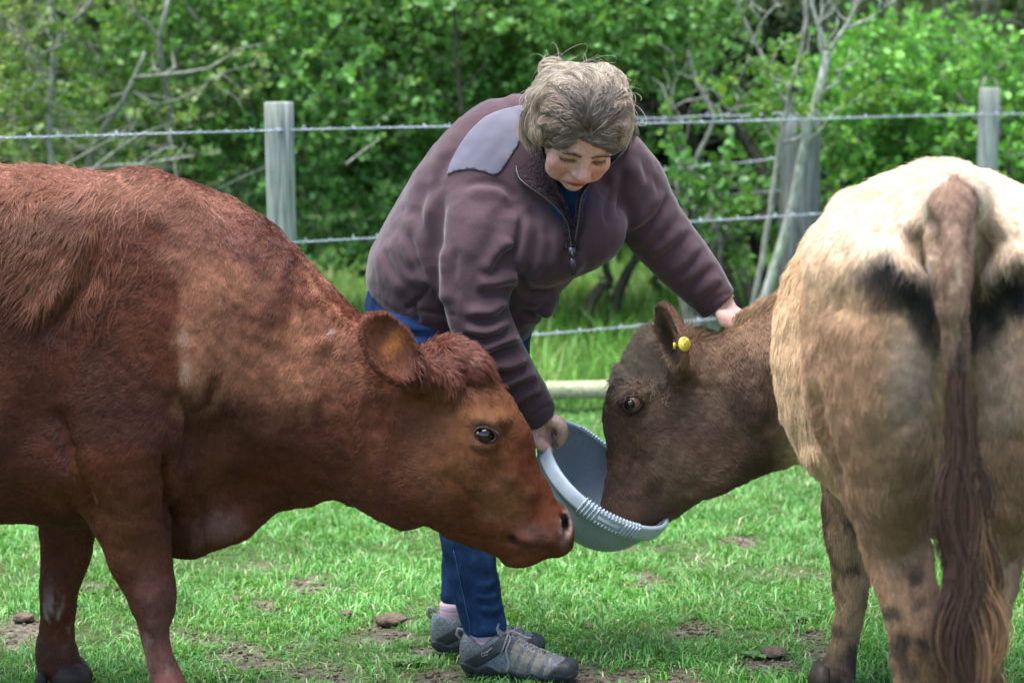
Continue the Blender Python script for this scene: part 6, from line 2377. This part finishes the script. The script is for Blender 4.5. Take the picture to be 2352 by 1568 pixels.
def build_shoe(heel, yaw, mirror=1):
    """side-view shoe with its heel at the given ground point, toe along yaw"""
    cy, sy = math.cos(yaw), math.sin(yaw)
    Rm = np.array([[cy, -sy, 0], [sy, cy, 0], [0, 0, 1]])

    def out(V):
        V = V.copy()
        V[:, 1] *= mirror
        return V @ Rm.T + heel
    s = .285

    def base(k=.0, lo=.018):
        f = Field(steps((-.03, .32, .0036)), steps((-.075, .075, .0036)), steps((-.01, .16, .0036)))
        st = [(.028, .058, .056, .034), (.055, .058, .060, .037), (.095, .055, .056, .037), (.13, .047, .048, .039), (.165, .038, .041, .043), (.205, .031, .034, .046), (.24, .028, .028, .043), (.262, .027, .024, .036)]
        f.tube([((x, .004 * math.sin(x * 11), z), (0, 0, 1), rz + k, ry + k) for x, z, rz, ry in st], .01, sq=2.3)
        return f

    def fin(f, mat, name, cut):
        X, Y, Z = f.grid((slice(None),) * 3)
        f.D = np.maximum(f.D, cut(X, Y, Z)).astype(np.float32)
        V, F = f.mesh()
        V = smooth(V, F, 1)
        if mirror < 0:
            F = F[:, ::-1]
        return mesh_from(name, out(V), F, [M[mat]])
    up = fin(base(), 'shoe_mesh', 'shoe', lambda X, Y, Z: np.maximum(.016 - Z + 0 * X + 0 * Y, np.minimum(Z - .098 + (X - .03) * .25, .06 - X) + 0 * Y))
    sh = part('shoe', up, woman)
    # suede overlays around the lacing
    part('overlay', fin(base(.0014), 'shoe_suede', 'overlay', lambda X, Y, Z: np.maximum.reduce([.10 - X + .55 * (Z - .03) + 0 * Y, X - .232 + 0 * Y + 0 * Z, .018 - Z + 0 * X + 0 * Y, .010 - np.abs(Y) + 0 * X + 0 * Z,
                                 -np.abs(np.sin((X - .35 * Z) * 95)) * .012 + .0035 + 0 * Y])), sh)
    part('toe_cap', fin(base(.0035), 'shoe_dark', 'toe_cap', lambda X, Y, Z: np.maximum(.222 - X + .9 * np.maximum(Z - .012, 0) - .25 * np.abs(Y), .012 - Z + 0 * X + 0 * Y)), sh)
    part('heel_stabiliser', fin(base(.0028), 'shoe_dark', 'heel_stabiliser', lambda X, Y, Z: np.maximum.reduce([np.abs(Z - (.030 + (X - .02) * .62 + .1 * np.maximum(X - .07, 0))) - .019 + 0 * Y, X - .118 + 0 * Y + 0 * Z, .012 - X + 0 * Y + 0 * Z, .018 - Z + 0 * X + 0 * Y])), sh)
    part('sole', fin(base(.0042), 'shoe_sole', 'sole', lambda X, Y, Z: np.maximum(Z - .023 - .010 * np.exp(-((X - .03) / .05) ** 2) - .005 * np.sin(X * 110) - .008 * np.exp(-((X - .29) / .03) ** 2) + 0 * Y,
                     -Z + .001 + .004 * (np.sin(X * 210) > .3) + .010 * np.exp(-((X - .105) / .03) ** 2) + 0 * Y)), sh)
    # tongue, pull loops, eyelets and laces
    t = MB()
    t.tube([(.115, 0, .088), (.098, 0, .107), (.090, 0, .124), (.094, 0, .136)], [.020, .022, .021, .012], 10, True, None, .35, (0, 1, 0))
    V = np.concatenate(t.V)
    tg = mesh_from('tongue', out(V), [np.concatenate(t.F4), np.concatenate(t.F3)], [M['shoe_mesh']])
    part('tongue', tg, sh)
    lp = MB()
    lp.tube([(.094, -.012, .112), (.087, -.016, .128), (.079, -.017, .136), (.077, -.016, .126), (.088, -.013, .110)], .0042, 6, True, None, .5)
    part('pull_loop', mesh_from('pull_loop', out(np.concatenate(lp.V)), [np.concatenate(lp.F4), np.concatenate(lp.F3)], [M['lace']]), sh)
    lp = MB()
    lp.tube([(-.002, 0, .085), (-.014, 0, .098), (-.010, 0, .112), (.002, 0, .110), (.010, 0, .098)], .0045, 6, True, None, .6)
    part('pull_loop', mesh_from('pull_loop', out(np.concatenate(lp.V)), [np.concatenate(lp.F4), np.concatenate(lp.F3)], [M['lace']]), sh)
    lc = MB()

    def topz(x):
        xs = [.055, .095, .13, .165, .205, .24]
        return np.interp(x, xs, [.118, .111, .095, .079, .065, .056])
    xs = [.118, .136, .154, .172, .190, .206]
    for i, x in enumerate(xs):
        w_ = .022
        for a in (-1, 1):
            x2 = xs[i + 1] if i + 1 < len(xs) else x
            pts = [(x, a * w_, topz(x) - .010), (x + .3 * (x2 - x), a * w_ * .5, topz(x) + .001), ((x + x2) / 2, 0, topz((x + x2) / 2) + .0035), (x2 - .3 * (x2 - x), -a * w_ * .5, topz(x2) + .001), (x2, -a * w_, topz(x2) - .010)]
            lc.tube(crspline(pts, 3), .0023, 6)
    kx, kz = .116, topz(.116) + .006
    lc.tube(crspline([(kx, 0, kz), (kx + .020, -.022, kz + .012), (kx + .05, -.034, kz + .004), (kx + .066, -.036, kz + .003)], 4), .0024, 6)
    lc.tube(crspline([(kx, 0, kz), (kx + .012, -.030, kz - .006), (kx + .004, -.042, kz - .030), (kx + .012, -.046, kz - .062), (kx + .006, -.048, kz - .082)], 4), .0023, 6)
    lc.tube(crspline([(kx, 0, kz), (kx + .004, -.026, kz + .002), (kx - .002, -.040, kz - .022), (kx - .010, -.034, kz - .040), (kx - .004, -.022, kz - .016), (kx, 0, kz)], 4), .0023, 6)
    lc.tube(crspline([(kx, 0, kz), (kx + .022, .022, kz + .010), (kx + .03, .04, kz - .006), (kx + .012, .036, kz - .012), (kx, 0, kz)], 4), .0023, 6)
    lc.tube([(kx - .004, -.005, kz), (kx + .004, .005, kz + .001)], .0055, 6)
    lc.tube(crspline([(kx, 0, kz), (.088, -.030, .084), (.068, -.0385, .066)], 4), .002, 6)
    part('lace', mesh_from('lace', out(np.concatenate(lc.V)), [np.concatenate(lc.F4), np.concatenate(lc.F3)], [M['lace']]), sh)
    ey = MB()
    for ex, ez in ((.070, .066), (.062, .063)):
        a_ = np.linspace(0, 2 * math.pi, 13)
        ey.tube([(ex + .0042 * math.cos(q), -.0405, ez + .0042 * math.sin(q)) for q in a_], .0011, 5, False)
    part('eyelet', mesh_from('eyelet', out(np.concatenate(ey.V)), [np.concatenate(ey.F4)], [M['lace']]), sh)
    sk = MB()
    sk.tube([(.058, 0, .06), (.055, 0, .09), (.054, 0, .115), (.054, 0, .128)], [.040, .037, .036, .035], 16, True, None, .86, (1, 0, 0))
    part('sock', mesh_from('sock', out(np.concatenate(sk.V)), [np.concatenate(sk.F4), np.concatenate(sk.F3)], [M['sock']]), woman)


def build_band():
    b = MB()
    c = W(1690, 690, 4.955)
    t = nrm(W(1668, 712, 4.957) - W(1650, 690, 4.965))
    u = nrm(np.cross(t, FW))
    v = np.cross(t, u)
    c = W(1655, 697, 4.962)
    for k in range(12):
        a = k / 12 * 2 * math.pi
        p = c + (u * math.cos(a) + v * math.sin(a)) * .0325
        b.box(p, (.006, .005, .006), np.stack([t, -u * math.sin(a) + v * math.cos(a), u * math.cos(a) + v * math.sin(a)], 1))
    part('bracelet', b.mesh('bracelet', [M['tag_yellow']]), woman)


build_body()
jk, JV, JF, JS = build_fleece()
build_collar(jk)
build_shirt()
build_jeans()
build_hair()
hl = W(1062, 1544, 4.745)
hl[2] = 0
build_shoe(hl, -.22, 1)
h2 = W(994, 1490, 4.93)
h2[2] = 0
build_shoe(h2, -.12, -1)
build_band()

# ------------------------------------------------------------------ the tub
def build_tub():
    rim_c = W(1393, 1095, 4.90)
    px = np.linalg.norm(rim_c - CAMP) / FPX
    n = nrm(view(.63 * .945, -.33, .777 * .945))
    u = nrm(view(.777, 0, -.63))
    u = nrm(u - n * (u @ n))
    v = np.cross(n, u)                     # in the rim plane, in depth
    Rr = 168 * px
    tub = thing('feed_tub', 'grey plastic feed tub with flexible ribbed rim tipped between the two cows', 'tub', None, tuple(W(1385, 1230, 4.9)))
    prof = [(0, 1.0), (.012, .992), (.04, .965), (.07, .925), (.10, .86), (.125, .765), (.142, .65), (.152, .52), (.155, .30), (.155, 0)]
    pr = crspline(prof, 3)
    a = np.arange(72) / 72 * 2 * math.pi

    def rev(pts, wob=0.0):
        V = []
        for d, r in pts:
            dish = .010 * np.cos(2 * a + .6)       # flexible rim, pulled out of true by the hand
            V.append(rim_c - n * d + (np.cos(a)[:, None] * u + np.sin(a)[:, None] * v) * (Rr * r) + n * (dish * (1 - d / .16) * wob)[:, None])
        V = np.concatenate(V)
        m_ = len(pts)
        i, j = np.meshgrid(np.arange(m_ - 1), np.arange(72), indexing='ij')
        F = np.stack([i * 72 + j, i * 72 + (j + 1) % 72, (i + 1) * 72 + (j + 1) % 72, (i + 1) * 72 + j], -1).reshape(-1, 4)
        return V, F[:, ::-1]
    outer = [(d, r) for d, r in pr]
    inner = [(d - .004 if d > .02 else d, max(r - .024, 0)) for d, r in pr[::-1]]
    V, F = rev(np.array(outer + inner), 1)
    me = mesh_from('bowl', V, F[:, ::-1], [M['tub_plastic']])
    part('bowl', me, tub)
    lip = [(.004, .985), (-.003, 1.0), (-.005, 1.030), (.001, 1.054), (.014, 1.064), (.029, 1.060), (.037, 1.048), (.036, 1.015), (.035, .965)]
    V, F = rev(np.array(lip), 1)
    rim = part('rim', mesh_from('rim', V, F[:, ::-1], [M['tub_rim']]), tub)
    # grip ribs moulded on the rim, near side and far side
    for a0, a1, cnt in ((-1.66, -.84, 17), (1.45, 2.27, 17)):
        mb = MB()
        for k in range(cnt):
            t = a0 + (a1 - a0) * k / (cnt - 1)
            mid = 4 < k < 12
            rad = math.cos(t) * u + math.sin(t) * v
            tan = -math.sin(t) * u + math.cos(t) * v
            dish = n * .010 * math.cos(2 * t + .6)
            def seg(d0, d1):
                p = [rim_c + dish + rad * (Rr * 1.062 + .0012) - n * d for d in np.linspace(d0 * 1.15, d1 * 1.15, 4)]
                mb.tube(p, .0026, 6)
            if mid:
                seg(-.002, .005)
                seg(.023, .030)
            else:
                seg(-.003, .031)
            p = [rim_c + dish + rad * (Rr * r) - n * d for d, r in ((-.0045, 1.0), (-.0066, 1.03), (-.001, 1.058))]
            mb.tube(p, .0026, 6)
        P = []
        for t in np.linspace(a0 + (a1 - a0) * .30, a0 + (a1 - a0) * .70, 12):
            P.append(rim_c + n * .010 * math.cos(2 * t + .6) + (math.cos(t) * u + math.sin(t) * v) * (Rr * 1.063 + .0005) - n * .016)
        mb.tube(P, .0062, 6, True, None, .35)
        part('grip', mb.mesh('grip', [M['tub_rim']]), rim)
    # a straw stuck inside
    return tub


tub = build_tub()
